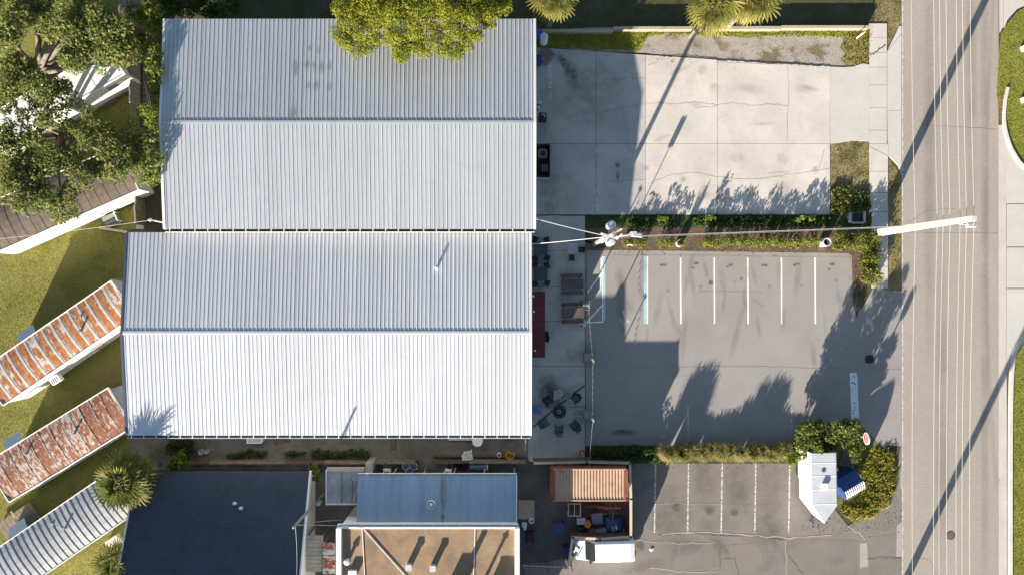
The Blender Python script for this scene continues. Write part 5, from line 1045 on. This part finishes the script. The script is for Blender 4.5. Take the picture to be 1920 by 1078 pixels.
# ================================================================ junk in the container yard
def rack(name, label, cat, px, py, dx, dy, h, mt, n=5, ang=0):
    t = thing(name, label, cat, W(px, py, h)+(0,), ang)
    for s in (-1, 1):
        for q in (-1, 1): G().box((s*(dx/2-.04), q*(dy/2-.04), h/2), (.07, .07, h)).obj('leg', mt, t, wld=False)
        G().box((s*(dx/2-.04), 0, h+.03), (.08, dy, .06)).obj('rail', mt, t, wld=False)
    for q in (-1, 1): G().box((0, q*(dy/2-.04), h+.03), (dx-.17, .08, .06)).obj('rail', mt, t, wld=False)
    G().box((0, 0, h+.03), (.07, dy-.17, .06)).obj('divider', mt, t, wld=False)
    for i in range(n): G().box((-dx/2+.2+i*(dx-.4)/(n-1), 0, h*.5), (.08, dy-.3, .4)).obj('frame', WOODB, t, wld=False)
    return t
rack('storage_rack', 'open white-framed rack with dark slots beside the rusty container', 'rack', 1077, 955, 1.05, 1.05, .9, CREAM)
t = thing('lumber_stack', 'stack of reddish boards and bricks beside the rusty container', 'lumber', W(1127, 954))
for i in range(16): G().box((random.uniform(-.9, .9), -.5+(i % 8)*.14, .1+.09*(i//4)), (random.uniform(.9, 1.5), .12, .07), rz=random.uniform(-.08, .08)).obj('board', (RCD, RCT, WOODB, MARO)[i % 4], t, wld=False)
for i in range(5): G().box((.55+.14*i, random.uniform(-.3, .3), .55+.02*i), (.05, .9, .05), rz=random.uniform(-.3, .3)).obj('stick', WOOD, t, wld=False)
tp = thing('tarp_pile', 'crumpled dark blue tarpaulin with white markings heaped in the fenced yard', 'tarpaulin', W(1150, 982))
g = G(); n = 14; vs = []
for j in range(n):
    for i in range(n):
        u, v_ = i/(n-1)*2-1, j/(n-1)*2-1; b = max(0, (1-u*u)*(1-v_*v_)); vs.append((u*.85+random.uniform(-.04, .04), v_*.72+random.uniform(-.04, .04), .04+.85*b**.5+random.uniform(-.05, .05)*b))
g.add(vs, [(j*n+i, j*n+i+1, (j+1)*n+i+1, (j+1)*n+i) for j in range(n-1) for i in range(n-1)]).obj('sheet', mat('tarp_blue', (.03, .10, .22), rough=.5, var=.25, scale=2, fine=.05), tp, wld=False)
tx_ = text('19', .52, WHT, tp, (-.05, -.05, .96), R(14), 'number'); G().tube([(.15, -.42, .62), (.45, -.5, .55), (.72, -.45, .42), (.82, -.3, .3)], .045, 5).obj('white_stripe', WHT, tp, wld=False)
for k, (nm, lb, ct_, px, py, d, m_) in enumerate((('plastic_bin', 'pale grey plastic bin beside the white-framed rack', 'bin', 1088, 972, (.6, .45, .6), ALU), ('drum', 'round yellow drum in the fenced yard', 'drum', 1100, 977, (.55, .55, .7), YEL), ('metal_bin', 'bluish metal bin beside the blue tarpaulin', 'bin', 1118, 967, (.8, .75, .6), mat('bluegrey', (.16, .24, .30))),
        ('toolbox', 'brown toolbox at the foot of the tarpaulin', 'box', 1108, 990, (.5, .4, .5), WOODB), ('equipment_case', 'grey equipment case beside the tarpaulin', 'case', 1126, 993, (.8, .5, .45), GRY), ('motor', 'small dark motor with pale housing beside the yellow drum', 'motor', 1088, 987, (.55, .5, .4), BLK))):
    t = thing(nm, lb, ct_, W(px, py))
    if nm == 'drum': G().cyl((0, 0, 0), .28, .7, 16).obj('body', m_, t, wld=False); G().ring((0, 0, .7), .29, .25, .03, 16).obj('rim', m_, t, wld=False); continue
    G().box((0, 0, d[2]/2), d, rz=.05*k, taper=1.06).obj('body', m_, t, wld=False); G().box((0, 0, d[2]+.02), (d[0]*1.12, d[1]*1.12, .04), rz=.05*k).obj('lid', m_, t, wld=False); G().tube([(-d[0]*.3, 0, d[2]+.04), (0, 0, d[2]+.12), (d[0]*.3, 0, d[2]+.04)], .02, 5).obj('handle', GRY, t, wld=False)
t = thing('workbench', 'beige topped workbench beside the blue metal lean-to', 'bench', W(987, 955, .9)); 
for i in range(4): G().box((-.48+i*.32, 0, .9), (.31, 1.5, .05)).obj('plank', mat('bench_beige', (.42, .33, .25), var=.15), t, wld=False)
for x in (-.55, .55):
    for y in (-.65, .65): G().box((x, y, .44), (.08, .08, .88)).obj('leg', WOOD, t, wld=False)
t = thing('standing_fan', 'white pedestal fan lying over the beige workbench corner', 'fan', W(996, 970)); G().cyl((0, 0, 0), .2, .05, 12).obj('base', WHT, t, wld=False); G().tube([(0, 0, .05), (0, .1, 1.0)], .03, 6).obj('pole', WHT, t, wld=False); G().ring((0, .12, 1.0), .22, .17, .08, 16).obj('cage', WHT, t, wld=False); G().box((0, .12, 1.04), (.3, .06, .02)).obj('blade', GRY, t, wld=False)
t = thing('cart', 'dark blue folding cart in the shaded yard', 'cart', W(1047, 985)); G().box((0, 0, .45), (.9, .7, .06)).obj('tray', NAVY, t, wld=False)
for x in (-.42, .42): 
    for y in (-.32, .32): G().cyl((x, y, 0), .05, .44, 6).obj('leg', NAVY, t, wld=False)
G().tube([(-.42, .35, .45), (-.42, .5, .95), (.42, .5, .95), (.42, .35, .45)], .03, 6).obj('handle', NAVY, t, wld=False)
t = thing('bin_row', 'low dark blue and red crate by the yard gate post', 'crate', W(1060, 1030)); G().box((0, 0, .3), (.5, .9, .6)).obj('body', NAVY, t, wld=False); G().box((0, .36, .61), (.45, .12, .03)).obj('lid', MARO, t, wld=False)
t = thing('mower', 'red and black lawn mower in the shaded yard by the tan building', 'mower', W(993, 1003)); G().box((0, 0, .3), (.6, .9, .3), taper=.8).obj('deck', MARO, t, wld=False); G().cyl((0, .1, .45), .2, .2, 12).obj('engine', BLK, t, wld=False); G().tube([(-.25, -.4, .3), (-.25, -.9, .9), (.25, -.9, .9), (.25, -.4, .3)], .025, 6).obj('handle', BLK, t, wld=False)
for sx in (-1, 1):
    for sy in (-1, 1): G().cyl((sx*.3+.04, sy*.35, .13), .13, .08, 10, m=Matrix.Rotation(R(-90), 3, 'Y')).obj('wheel', RUB, t, wld=False)
t = thing('pedestal_sink', 'white basin and small tank beside the beige workbench', 'basin', W(983, 979)); G().box((0, .1, .4), (.4, .35, .8)).obj('cabinet', ALU, t, wld=False); G().ring((0, .1, .8), .2, .15, .08, 14).obj('basin', WHT, t, wld=False); G().cyl((.05, -.35, 0), .13, .45, 12).obj('tank', ALU, t, wld=False)
# ================================================================ alley objects
t = thing('round_table', 'round white table under the eave of the white-roofed building', 'table', W(896, 823)); G().cyl((0, 0, .70), .43, .05, 24).obj('tabletop', WHT, t, wld=False); G().cyl((0, 0, 0), .05, .7, 8).obj('pedestal', GRY, t, wld=False); G().cyl((0, 0, 0), .28, .05, 14).obj('base', GRY, t, wld=False)
t = thing('bench', 'pale grey bench with dark openings under the white roof eave', 'bench', W(866, 818)); G().box((0, 0, .45), (2.1, .42, .06)).obj('seat', ALU, t, wld=False)
for x in (-.85, 0, .85): G().box((x, 0, .21), (.12, .36, .42)).obj('leg', ALU, t, wld=False)
for i in range(4): G().box((-.75+i*.5, .02, .485), (.3, .2, .01)).obj('opening', DRK, t, wld=False)
def slat_chair(label, px, py, ang, mt, cat='chair', s=1.0, z=.07, group=None):
    t = thing('garden_chair', label, cat, W(px, py)+(z,), ang, group)
    for i in range(5): G().box((0, -.2+i*.11, .40), (.5*s, .085, .025)).obj('seat_slat', mt, t, wld=False)
    for i in range(5): G().box((-.2+i*.1, .42, .72), (.08, .03, .66*s), rx=R(-18)).obj('back_slat', mt, t, wld=False)
    for x in (-.3, .3):
        G().box((x, .05, .60), (.11, .68, .03)).obj('arm', mt, t, wld=False)
        for y in (-.24, .30): G().box((x, y, .30), (.06, .06, .59)).obj('leg', mt, t, wld=False)
    return t
c0 = slat_chair('tilted white slatted chair against the alley fence', 880, 850, R(100), WHT, z=.02)
t = thing('plastic_crate', 'yellow plastic crate on its side beside the alley fence', 'crate', W(956, 852)+(.02,), R(-22))
for s in (-1, 1): G().box((s*.33, 0, .22), (.04, .5, .4)).obj('side', YEL, t, wld=False); G().box((0, s*.25, .22), (.62, .04, .4)).obj('side', YEL, t, wld=False)
G().box((0, 0, .03), (.62, .46, .04)).obj('bottom', YEL, t, wld=False)
for i in range(4): G().box((-.24+i*.16, 0, .30), (.04, .46, .03)).obj('bar', YEL, t, wld=False)
t = thing('bucket', 'open white bucket standing beside the yellow crate', 'bucket', W(936, 851)+(.02,)); G().ring((0, 0, 0), .17, .135, .36, 16).obj('wall', WHT, t, wld=False); G().cyl((0, 0, 0), .135, .03, 14).obj('bottom', BLK, t, wld=False); G().tube([(-.17, 0, .3), (0, .1, .42), (.17, 0, .3)], .012, 5).obj('handle', GRY, t, wld=False)
for px, py, lb in ((779, 869, 'blue-rimmed drum against the alley fence'), (770, 878, 'blue-rimmed drum nearest the lean-to gutter'), (764, 869, 'dark blue drum between the ladder and the rimmed drums')):
    t = thing('drum', lb, 'drum', W(px, py), group='blue drums in the alley'); G().cyl((0, 0, 0), .29, .85, 16).obj('body', mat('drum_blue', (.05, .09, .14)), t, wld=False); G().ring((0, 0, .84), .31, .25, .05, 18).obj('rim', mat('drum_rim', (.28, .36, .44)), t, wld=False)
def ladder(label, px, py, ang):
    t = thing('step_ladder', label, 'ladder', W(px, py), ang)
    for s in (-1, 1): G().box((s*.24, 0, .62), (.06, .07, 1.3), rx=R(16)).obj('rail', WHT, t, wld=False); G().box((s*.24, .45, .62), (.05, .05, 1.28), rx=R(-14)).obj('rear_leg', GRY, t, wld=False)
    for i in range(4): G().box((0, -.22+i*.13, .25+i*.3), (.46, .12, .04)).obj('step', WHT, t, wld=False)
    return t
ladder('white step ladder beside the blue drums in the alley', 729, 876, R(5)); ladder('white step ladder beside the red crate in the alley', 842, 877, R(-8))
t = thing('plastic_crate', 'dark red plastic crate in the alley behind the blue lean-to', 'crate', W(866, 874))
for s in (-1, 1): G().box((s*.5, 0, .25), (.04, .6, .48)).obj('side', MARO, t, wld=False); G().box((0, s*.3, .25), (.96, .04, .48)).obj('side', MARO, t, wld=False)
for i in range(6): G().box((-.4+i*.16, 0, .36), (.06, .56, .03)).obj('bar', MARO, t, wld=False)
t = thing('water_tank', 'bluish horizontal tank with pale round end in the alley', 'tank', W(898, 870)); G().cyl((-.7, 0, .4), .32, 1.3, 16, m=Matrix.Rotation(R(90), 3, 'Y')).obj('shell', mat('tank_blue', (.14, .22, .30)), t, wld=False); G().cyl((.64, 0, .4), .36, .12, 16, m=Matrix.Rotation(R(90), 3, 'Y')).obj('end_cap', ALU, t, wld=False)
for x in (-.4, .4): G().box((x, 0, .06), (.1, .5, .12)).obj('cradle', DRK, t, wld=False)
for px, py, dx, dy, rz, lb in ((529, 826, 1.3, .38, .22, 'brown doormat lying askew in the alley'), (738, 830, .42, 1.15, 0, 'dark brown mat lying across the alley')):
    t = thing('mat', lb, 'mat', W(px, py)+(.014,), rz); G().box((0, 0, .015), (dx, dy, .03)).obj('pile', WOODB, t, wld=False); G().box((0, 0, .012), (dx+.06, dy+.06, .02)).obj('border', DRK, t, wld=False)
t = thing('bathtub', 'white tub standing under the white roof eave in the alley', 'tub', W(480, 822)); G().prism([(-.6, -.3), (.6, -.3), (.72, 0), (.6, .3), (-.6, .3)], 0, .45).obj('shell', WHT, t, wld=False); G().prism([(-.5, -.22), (.52, -.22), (.6, 0), (.52, .22), (-.5, .22)], .40, .455).obj('inside', ALU, t, wld=False)
for k, (px, py, r, lb) in enumerate(((379, 846, .26, 'larger white plastic tub left in the alley weeds'), (390, 845, .2, 'smaller white plastic tub left in the alley weeds'), (398, 842, .11, 'small white ring-shaped pot beside the plastic tubs'))):
    t = thing('plastic_tub', lb, 'tub', W(px, py)); G().ring((0, 0, 0), r, r*.8, .25, 14).obj('wall', ALU, t, wld=False); G().cyl((0, 0, 0), r*.8, .12, 12).obj('bottom', ALU if k < 2 else BLK, t, wld=False)
t = thing('bag', 'dark cloth-covered machine standing under the white roof eave', 'machine', W(950, 817)); G().box((0, 0, .35), (.55, .45, .7), taper=.75, rz=.5).obj('cover', DRK, t, wld=False); G().tube([(-.2, 0, .68), (0, .1, .85), (.2, 0, .68)], .025, 5).obj('handle', GRY, t, wld=False)
t = thing('corner_post', 'rusty white post at the alley corner by the patio', 'post', W(985, 822)); G().box((0, 0, .65), (.12, .12, 1.3)).obj('post', WHT, t, wld=False); G().box((0, -.35, .75), (.07, .7, .07)).obj('rail', CREAM, t, wld=False); G().box((0, -.7, .39), (.1, .1, .78)).obj('post', CREAM, t, wld=False)
# paving stones of the walk below the patio
t = thing('stone_bench_row', 'row of grey paving stones along the yard fence below the patio', 'paving stones', W(1050, 859))
for i in range(6): G().prism(P([(992+i*18, 855.5), (1008.5+i*18, 855.5), (1008.5+i*18, 864), (992+i*18, 864)]), .07, .20+.01*(i % 2)).obj('stone', CONCG, t)
t = thing('hydrant', 'small red hydrant at the patio corner beside the dark hedge', 'hydrant', W(1090, 845)+(.07,)); G().cyl((0, 0, 0), .13, .5, 12).obj('barrel', RED, t, wld=False); G().dome((0, 0, .5), .15, .13, 12, 4).obj('bonnet', RED, t, wld=False); G().cyl((-.22, 0, .36), .06, .44, 8, m=Matrix.Rotation(R(90), 3, 'Y')).obj('nozzle', RED, t, wld=False); G().cyl((0, 0, .63), .06, .06, 8).obj('nut', WHT, t, wld=False)
t = thing('garden_pot', 'small pale pot beside the red hydrant', 'pot', W(1091, 853)+(.07,)); G().cyl((0, 0, 0), .12, .25, 12, .17).obj('pot', ALU, t, wld=False); G().ring((0, 0, .24), .18, .14, .04, 12).obj('rim', ALU, t, wld=False)
# ================================================================ patio furniture
def fire_pit(px, py):
    t = thing('fire_pit', 'round dark metal fire pit ringed by patio chairs', 'fire pit', W(px, py)+(.07,)); G().ring((0, 0, .28), .56, .45, .07, 28).obj('rim', mat('pit_rim', (.055, .06, .06), rough=.5), t, wld=False)
    G().cyl((0, 0, .18), .45, .05, 24).obj('bowl', BLK, t, wld=False); G().ring((0, 0, .23), .16, .09, .05, 14).obj('burner', GRY, t, wld=False); G().cyl((0, 0, 0), .35, .19, 18, .45).obj('base', DRK, t, wld=False)
    for i in range(7): a = i*.9; G().box((.3*math.cos(a), .3*math.sin(a), .26), (.1, .08, .07), rz=a).obj('stone', DRK, t, wld=False)
fire_pit(1048, 770)
PGR = mat('chair_grey', (.30, .31, .31), var=.1); PWG = mat('chair_pale', (.50, .51, .50), var=.1); PBL = mat('chair_blue', (.13, .22, .42), var=.1)
fg = 'chairs around the fire pit'
for px, py, a, m_, lb in ((1046, 740, 0, PWG, 'pale slatted chair beside the fire pit'), (1061, 741, -20, PGR, 'grey chair between the pale slatted and black chairs by the fire pit'), (1077, 745, -50, BLK, 'black chair by the fire pit at the drain line'), (1083, 770, -95, PGR, 'grey chair by the fire pit nearest the planter'),
        (1076, 794, -140, BLK, 'black chair by the fire pit opposite the blue chair'), (1047, 801, 180, DRK, 'dark grey chair by the fire pit facing the pale slatted chair'), (1021, 789, 120, DRK, 'dark chair by the fire pit beside the building wall'), (1008, 765, 80, PBL, 'blue chair by the fire pit beside the building wall'), (1028, 750, 40, BLK, 'black covered chair by the fire pit beside the pale slatted chair')):
    slat_chair(lb, px, py, R(a), m_, group=fg, s=1.15)
def metal_chair(label, px, py, ang, group):
    t = thing('metal_chair', label, 'chair', W(px, py)+(.07,), R(ang), group); G().box((0, 0, .45), (.44, .44, .05)).obj('seat', BLK, t, wld=False); G().box((0, .24, .78), (.44, .04, .35), rx=R(-10)).obj('backrest', BLK, t, wld=False)
    for x in (-1, 1):
        for y in (-1, 1): G().tube([(x*.18, y*.18, .45), (x*.27, y*.27, 0)], .022, 5).obj('leg', BLK, t, wld=False)
    return t
def table(label, px, py, ang, r, mt, h=.74, sq=False, group=None):
    t = thing('patio_table', label, 'table', W(px, py)+(.07,), R(ang), group)
    if sq: G().box((0, 0, h), (r*2, r*2, .045)).obj('tabletop', mt, t, wld=False)
    else: G().cyl((0, 0, h), r, .04, 24).obj('tabletop', mt, t, wld=False)
    for x in (-1, 1):
        for y in (-1, 1): G().tube([(x*r*.6, y*r*.6, h), (x*r*.6, y*r*.6, 0)], .03, 6).obj('leg', DRK, t, wld=False)
    return t
DT = mat('table_dark', (.06, .075, .09), var=.15, fine=.05)
table('dark patio table beside the service cable end', 1013, 468, 0, .55, DT, sq=True, group='dark patio tables'); table('dark patio table above the long maroon table', 1013, 514, 0, .55, DT, sq=True, group='dark patio tables')
cg = 'black metal patio chairs'
for tx0, ty0, w_ in ((1013, 468, 'upper dark patio table'), (1013, 514, 'lower dark patio table')):
    for dx, dy, a in ((-11, 17, 200), (12, 16, 160), (12, -15, 20), (-11, -16, -20)): metal_chair('black chair at '+w_[:5]+' dark table, '+('wall' if dx < 0 else 'open')+' side, '+(('towards the lower dark table' if dy > 0 else 'away from the lower dark table') if w_[0] == 'u' else ('towards the maroon table' if dy > 0 else 'towards the upper dark table')), tx0+dx, ty0+dy, a, cg)
table('white-topped square patio table with two chairs', 1072, 467, 0, .43, mat('table_pale', (.40, .42, .46)), sq=True)
metal_chair('dark chair below the white-topped patio table', 1071, 484, 180, None); metal_chair('dark chair right of the white-topped patio table', 1088, 469, -90, None)
def picnic(label, px, py):
    t = thing('picnic_table', label, 'picnic table', W(px, py)+(.07,), R(2)); m_ = mat('picnic_wood', (.105, .085, .08), var=.2, scale=2, fine=.12)
    for i in range(5): G().box((0, -.32+i*.16, .74), (1.8, .145, .045)).obj('plank', m_, t, wld=False)
    for s in (-1, 1):
        for k in (0, 1): G().box((0, s*(.62+k*.15), .45), (1.8, .135, .045)).obj('bench_plank', m_, t, wld=False)
    for x in (-.65, .65): G().box((x, 0, .43), (.08, 1.6, .09)).obj('cross_beam', m_, t, wld=False); G().box((x, .35, .36), (.08, .09, .78), rx=R(18)).obj('leg', m_, t, wld=False); G().box((x, -.35, .36), (.08, .09, .78), rx=R(-18)).obj('leg', m_, t, wld=False)
picnic('dark brown picnic table beside the small dark tables', 1071, 533); picnic('dark brown picnic table beside the maroon table', 1072, 586)
t = thing('bar_table', 'long maroon-topped bar table along the white building wall', 'table', W(1009, 607)+(.07,))
for i in range(4): G().box((0, -1.98+i*1.32, 1.0), (1.02, 1.31, .05)).obj('top_panel', MARO, t, wld=False)
for y in (-2.5, -.85, .85, 2.5):
    for x in (-.4, .4): G().box((x, y, .49), (.07, .07, .97)).obj('leg', BLK, t, wld=False)
for k, (px, py, rz) in enumerate(((1023, 626, -80), (1024, 634, -100))): metal_chair('black stool pushed under the maroon bar table', px-2, py, rz, 'black stools at the maroon bar table')
for px, py, lb in ((1000, 555, 'white cup at the upper end of the maroon table'), (1001, 584, 'white folded napkin holder on the maroon table'), (1003, 657, 'white cup at the lower end of the maroon table')):
    t = thing('cup', lb, 'cup', W(px, py, 1.1)+(1.095,)); G().cyl((0, 0, 0), .05, .12, 10, .07).obj('cup', WHT, t, wld=False); G().cyl((0, 0, .0), .09, .012, 12).obj('saucer', WHT, t, wld=False)
# planters with string-light poles
sp = []
for px, py, hb, lb in ((1103, 669, .55, 'square wooden planter with string-light pole halfway down the patio edge'), (1103, 775, .55, 'square wooden planter with string-light pole beside the fire pit'), (1095, 572, .5, 'square wooden planter with string-light pole by the accessible aisle')):
    x, y = W(px, py); t = thing('light_planter', lb, 'planter', (x, y, .02))
    for s in (-1, 1): G().box((s*.38, 0, .27), (.06, .82, .54)).obj('side', WOOD, t, wld=False); G().box((0, s*.38, .27), (.70, .06, .54)).obj('side', WOOD, t, wld=False)
    G().box((0, 0, .40), (.7, .7, .12)).obj('soil', mat('planter_fill', (.36, .34, .28), fine=.2), t, wld=False); G().cyl((.05, 0, .4), .045, 2.45, 8).obj('pole', GRY, t, wld=False); G().box((.05, 0, 2.85), (.16, .3, .05), rz=.5).obj('bracket', GRY, t, wld=False); sp.append((x+.05, y, 2.86))
def lights(lb, a, b, n):
    t = thing('string_lights', lb, 'string lights', a, group='string lights along the patio edge'); A_, B_ = Vector(a), Vector(b); pts = [A_.lerp(B_, i/16)-Vector((0, 0, .25*4*(i/16)*(1-i/16))) for i in range(17)]
    G().tube(pts, .010, 5).obj('cable', GRY, t); bm_ = bpy.data.meshes.get('bulb') or G().dome((0, 0, -.08), .034, .05, 8, 5, True).mesh('bulb', GRY)
    for i in range(1, n): f = i/n; p = A_.lerp(B_, f)-Vector((0, 0, .25*4*f*(1-f))); inst('bulb', bm_, t, tuple(p-A_))
lights('string of small bulbs between the aisle planter and the middle planter', sp[2], sp[0], 8); lights('string of small bulbs between the middle planter and the fire pit planter', sp[0], sp[1], 9); lights('string of small bulbs from the fire pit planter to the rusty container', sp[1], (*W(1105, 880, 2.75), 2.66), 9)
t = thing('concrete_block', 'pale concrete block step beside the lower picnic table', 'block', W(1091, 606)+(.07,)); G().box((0, 0, .15), (.6, .55, .3)).obj('block', CONC2, t, wld=False); G().box((-.1, -.2, .31), (.2, .12, .02)).obj('hollow', BRK if 'BRK' in globals() else DRK, t, wld=False)
# ================================================================ things along the grey building wall
t = thing('plastic_bin', 'blue plastic bin tucked against the grey building corner', 'bin', W(1008, 73)); G().box((0, 0, .5), (.5, .6, .95), taper=1.12).obj('body', BLUE, t, wld=False); G().box((0, 0, 1.0), (.6, .7, .05)).obj('lid', BLUE, t, wld=False)
t = thing('tank', 'white cylindrical tank beside the blue bin', 'tank', W(1019, 80)); G().cyl((0, 0, 0), .32, 1.3, 18).obj('shell', WHT, t, wld=False); G().dome((0, 0, 1.3), .32, .12, 16, 4).obj('top', mat('tank_top', (.62, .68, .74)), t, wld=False)
t = thing('plastic_bin', 'dark navy bin beside the wooden pallet', 'bin', W(1009, 118)); G().box((0, 0, .4), (.45, .6, .8), taper=1.1).obj('body', NAVY, t, wld=False); G().box((0, 0, .82), (.54, .7, .05)).obj('lid', NAVY, t, wld=False)
for i, (px, py) in enumerate(((1007, 195), (1012, 195), (1009, 203), (1011, 209), (1007, 212), (1009, 215))):
    t = thing('gas_cylinder', 'small pale gas cylinder in the cluster by the grey wall', 'gas cylinder', W(px, py+i*.8)+(.05,), group='gas cylinders by the grey building wall'); G().cyl((0, 0, 0), .13, .38, 12).obj('shell', mat('cyl_paint', (.32, .38, .46)), t, wld=False); G().dome((0, 0, .38), .13, .08, 12, 3).obj('shoulder', ALU, t, wld=False); G().ring((0, 0, .46), .07, .05, .06, 10).obj('collar', ALU, t, wld=False)
t = thing('grill', 'black lidded grill with pale handle by the grey wall', 'grill', W(1017, 224)+(.05,)); G().box((0, 0, .45), (.6, .6, .75)).obj('body', BLK, t, wld=False); G().dome((0, 0, .83), .32, .2, 14, 4).obj('lid', BLK, t, wld=False); G().tube([(-.12, .1, 1.02), (.12, .1, 1.06), (.15, -.08, 1.02)], .025, 5).obj('handle', ALU, t, wld=False)
t = thing('equipment_enclosure', 'black walled equipment enclosure against the grey building', 'enclosure', W(1016, 306)+(.05,))
for y, dy in ((1.42, .1), (-1.42, .12)): G().box((0, y, .55), (1.2, dy, 1.1)).obj('end_wall', GRY, t, wld=False)
G().box((.58, 0, .5), (.07, 2.7, 1.0)).obj('side_wall', BLK, t, wld=False); G().box((0, 0, .02), (1.1, 2.7, .04)).obj('floor', BLK, t, wld=False)
t = thing('condenser', 'square condenser with round fan inside the black enclosure', 'air conditioner', W(1017, 292)+(.09,)); G().box((0, 0, .4), (.75, .75, .8)).obj('case', DRK, t, wld=False); G().ring((0, 0, .8), .34, .28, .04, 18).obj('fan_ring', GRY, t, wld=False)
for i in range(4): G().box((0, 0, .815), (.55, .05, .01), rz=i*math.pi/4).obj('fan_blade', BLK, t, wld=False)
t = thing('control_cabinet', 'small dark cabinet beside the condenser in the black enclosure', 'cabinet', W(1021, 318)+(.09,)); G().box((0, 0, .3), (.5, .55, .6)).obj('case', DRK, t, wld=False); G().box((0, 0, .61), (.55, .6, .03)).obj('lid', mat('cab_lid', (.10, .13, .14)), t, wld=False)
# potted plant and round bin in the hedge bed
t = thing('planter_pot', 'round pale pot with spiky plant in the hedge bed', 'potted plant', W(1273, 457)); G().ring((0, 0, 0), .3, .25, .5, 18).obj('pot', CONC2, t, wld=False); G().cyl((0, 0, 0), .25, .42, 16).obj('soil', MULCH, t, wld=False); inst('spiky_leaves', reed('spike', HDG, 60, .45, 1.1), t, (0, 0, .4))
t = thing('round_bin', 'open round white-rimmed bin standing in the hedge', 'bin', W(1541, 456)); G().ring((0, 0, 0), .34, .27, .95, 22).obj('wall', mat('bin_conc', (.62, .6, .56)), t, wld=False); G().cyl((0, 0, 0), .27, .3, 16).obj('liner', BLK, t, wld=False)
t = thing('path_light', 'short white path light lying at the hedge corner', 'light', W(1632, 489)); G().tube([(-.3, 0, .06), (.3, 0, .06)], .05, 6).obj('tube', WHT, t, wld=False); G().box((-.3, 0, .05), (.1, .14, .1)).obj('base', WHT, t, wld=False)
t = thing('path_light', 'curved white lamp piece lying on the hedge under the pole', 'light', W(1176, 462)+(1.3,)); G().tube([(-.2, 0, 0), (0, .06, .04), (.2, 0, 0)], .04, 6).obj('tube', WHT, t, wld=False); G().cyl((.18, 0, -.12), .03, .12, 6).obj('stem', WHT, t, wld=False)
t = thing('litter_bag', 'small white plastic bag on the old asphalt near the van', 'bag', W(1221, 1029)+(.022,)); G().dome((0, 0, 0), .16, .09, 9, 4).obj('bag', WHT, t, wld=False); G().dome((.13, .05, 0), .09, .06, 8, 3).obj('knot', WHT, t, wld=False)

for px, py, lb in ((1500, 800, 'thin white stake in the bush nearest the ornamental grass row'), (1541, 795, 'thin white stake in the middle of the bushes behind the cargo trailer'), (1571, 796, 'thin white stake in the bush nearest the worn painted bar')):
    t = thing('stake', lb, 'stake', W(px, py)); G().box((0, 0, .8), (.09, .05, 1.6)).obj('shaft', WHT, t, wld=False); G().box((0, 0, 1.62), (.1, .06, .05)).obj('cap', WHT, t, wld=False)
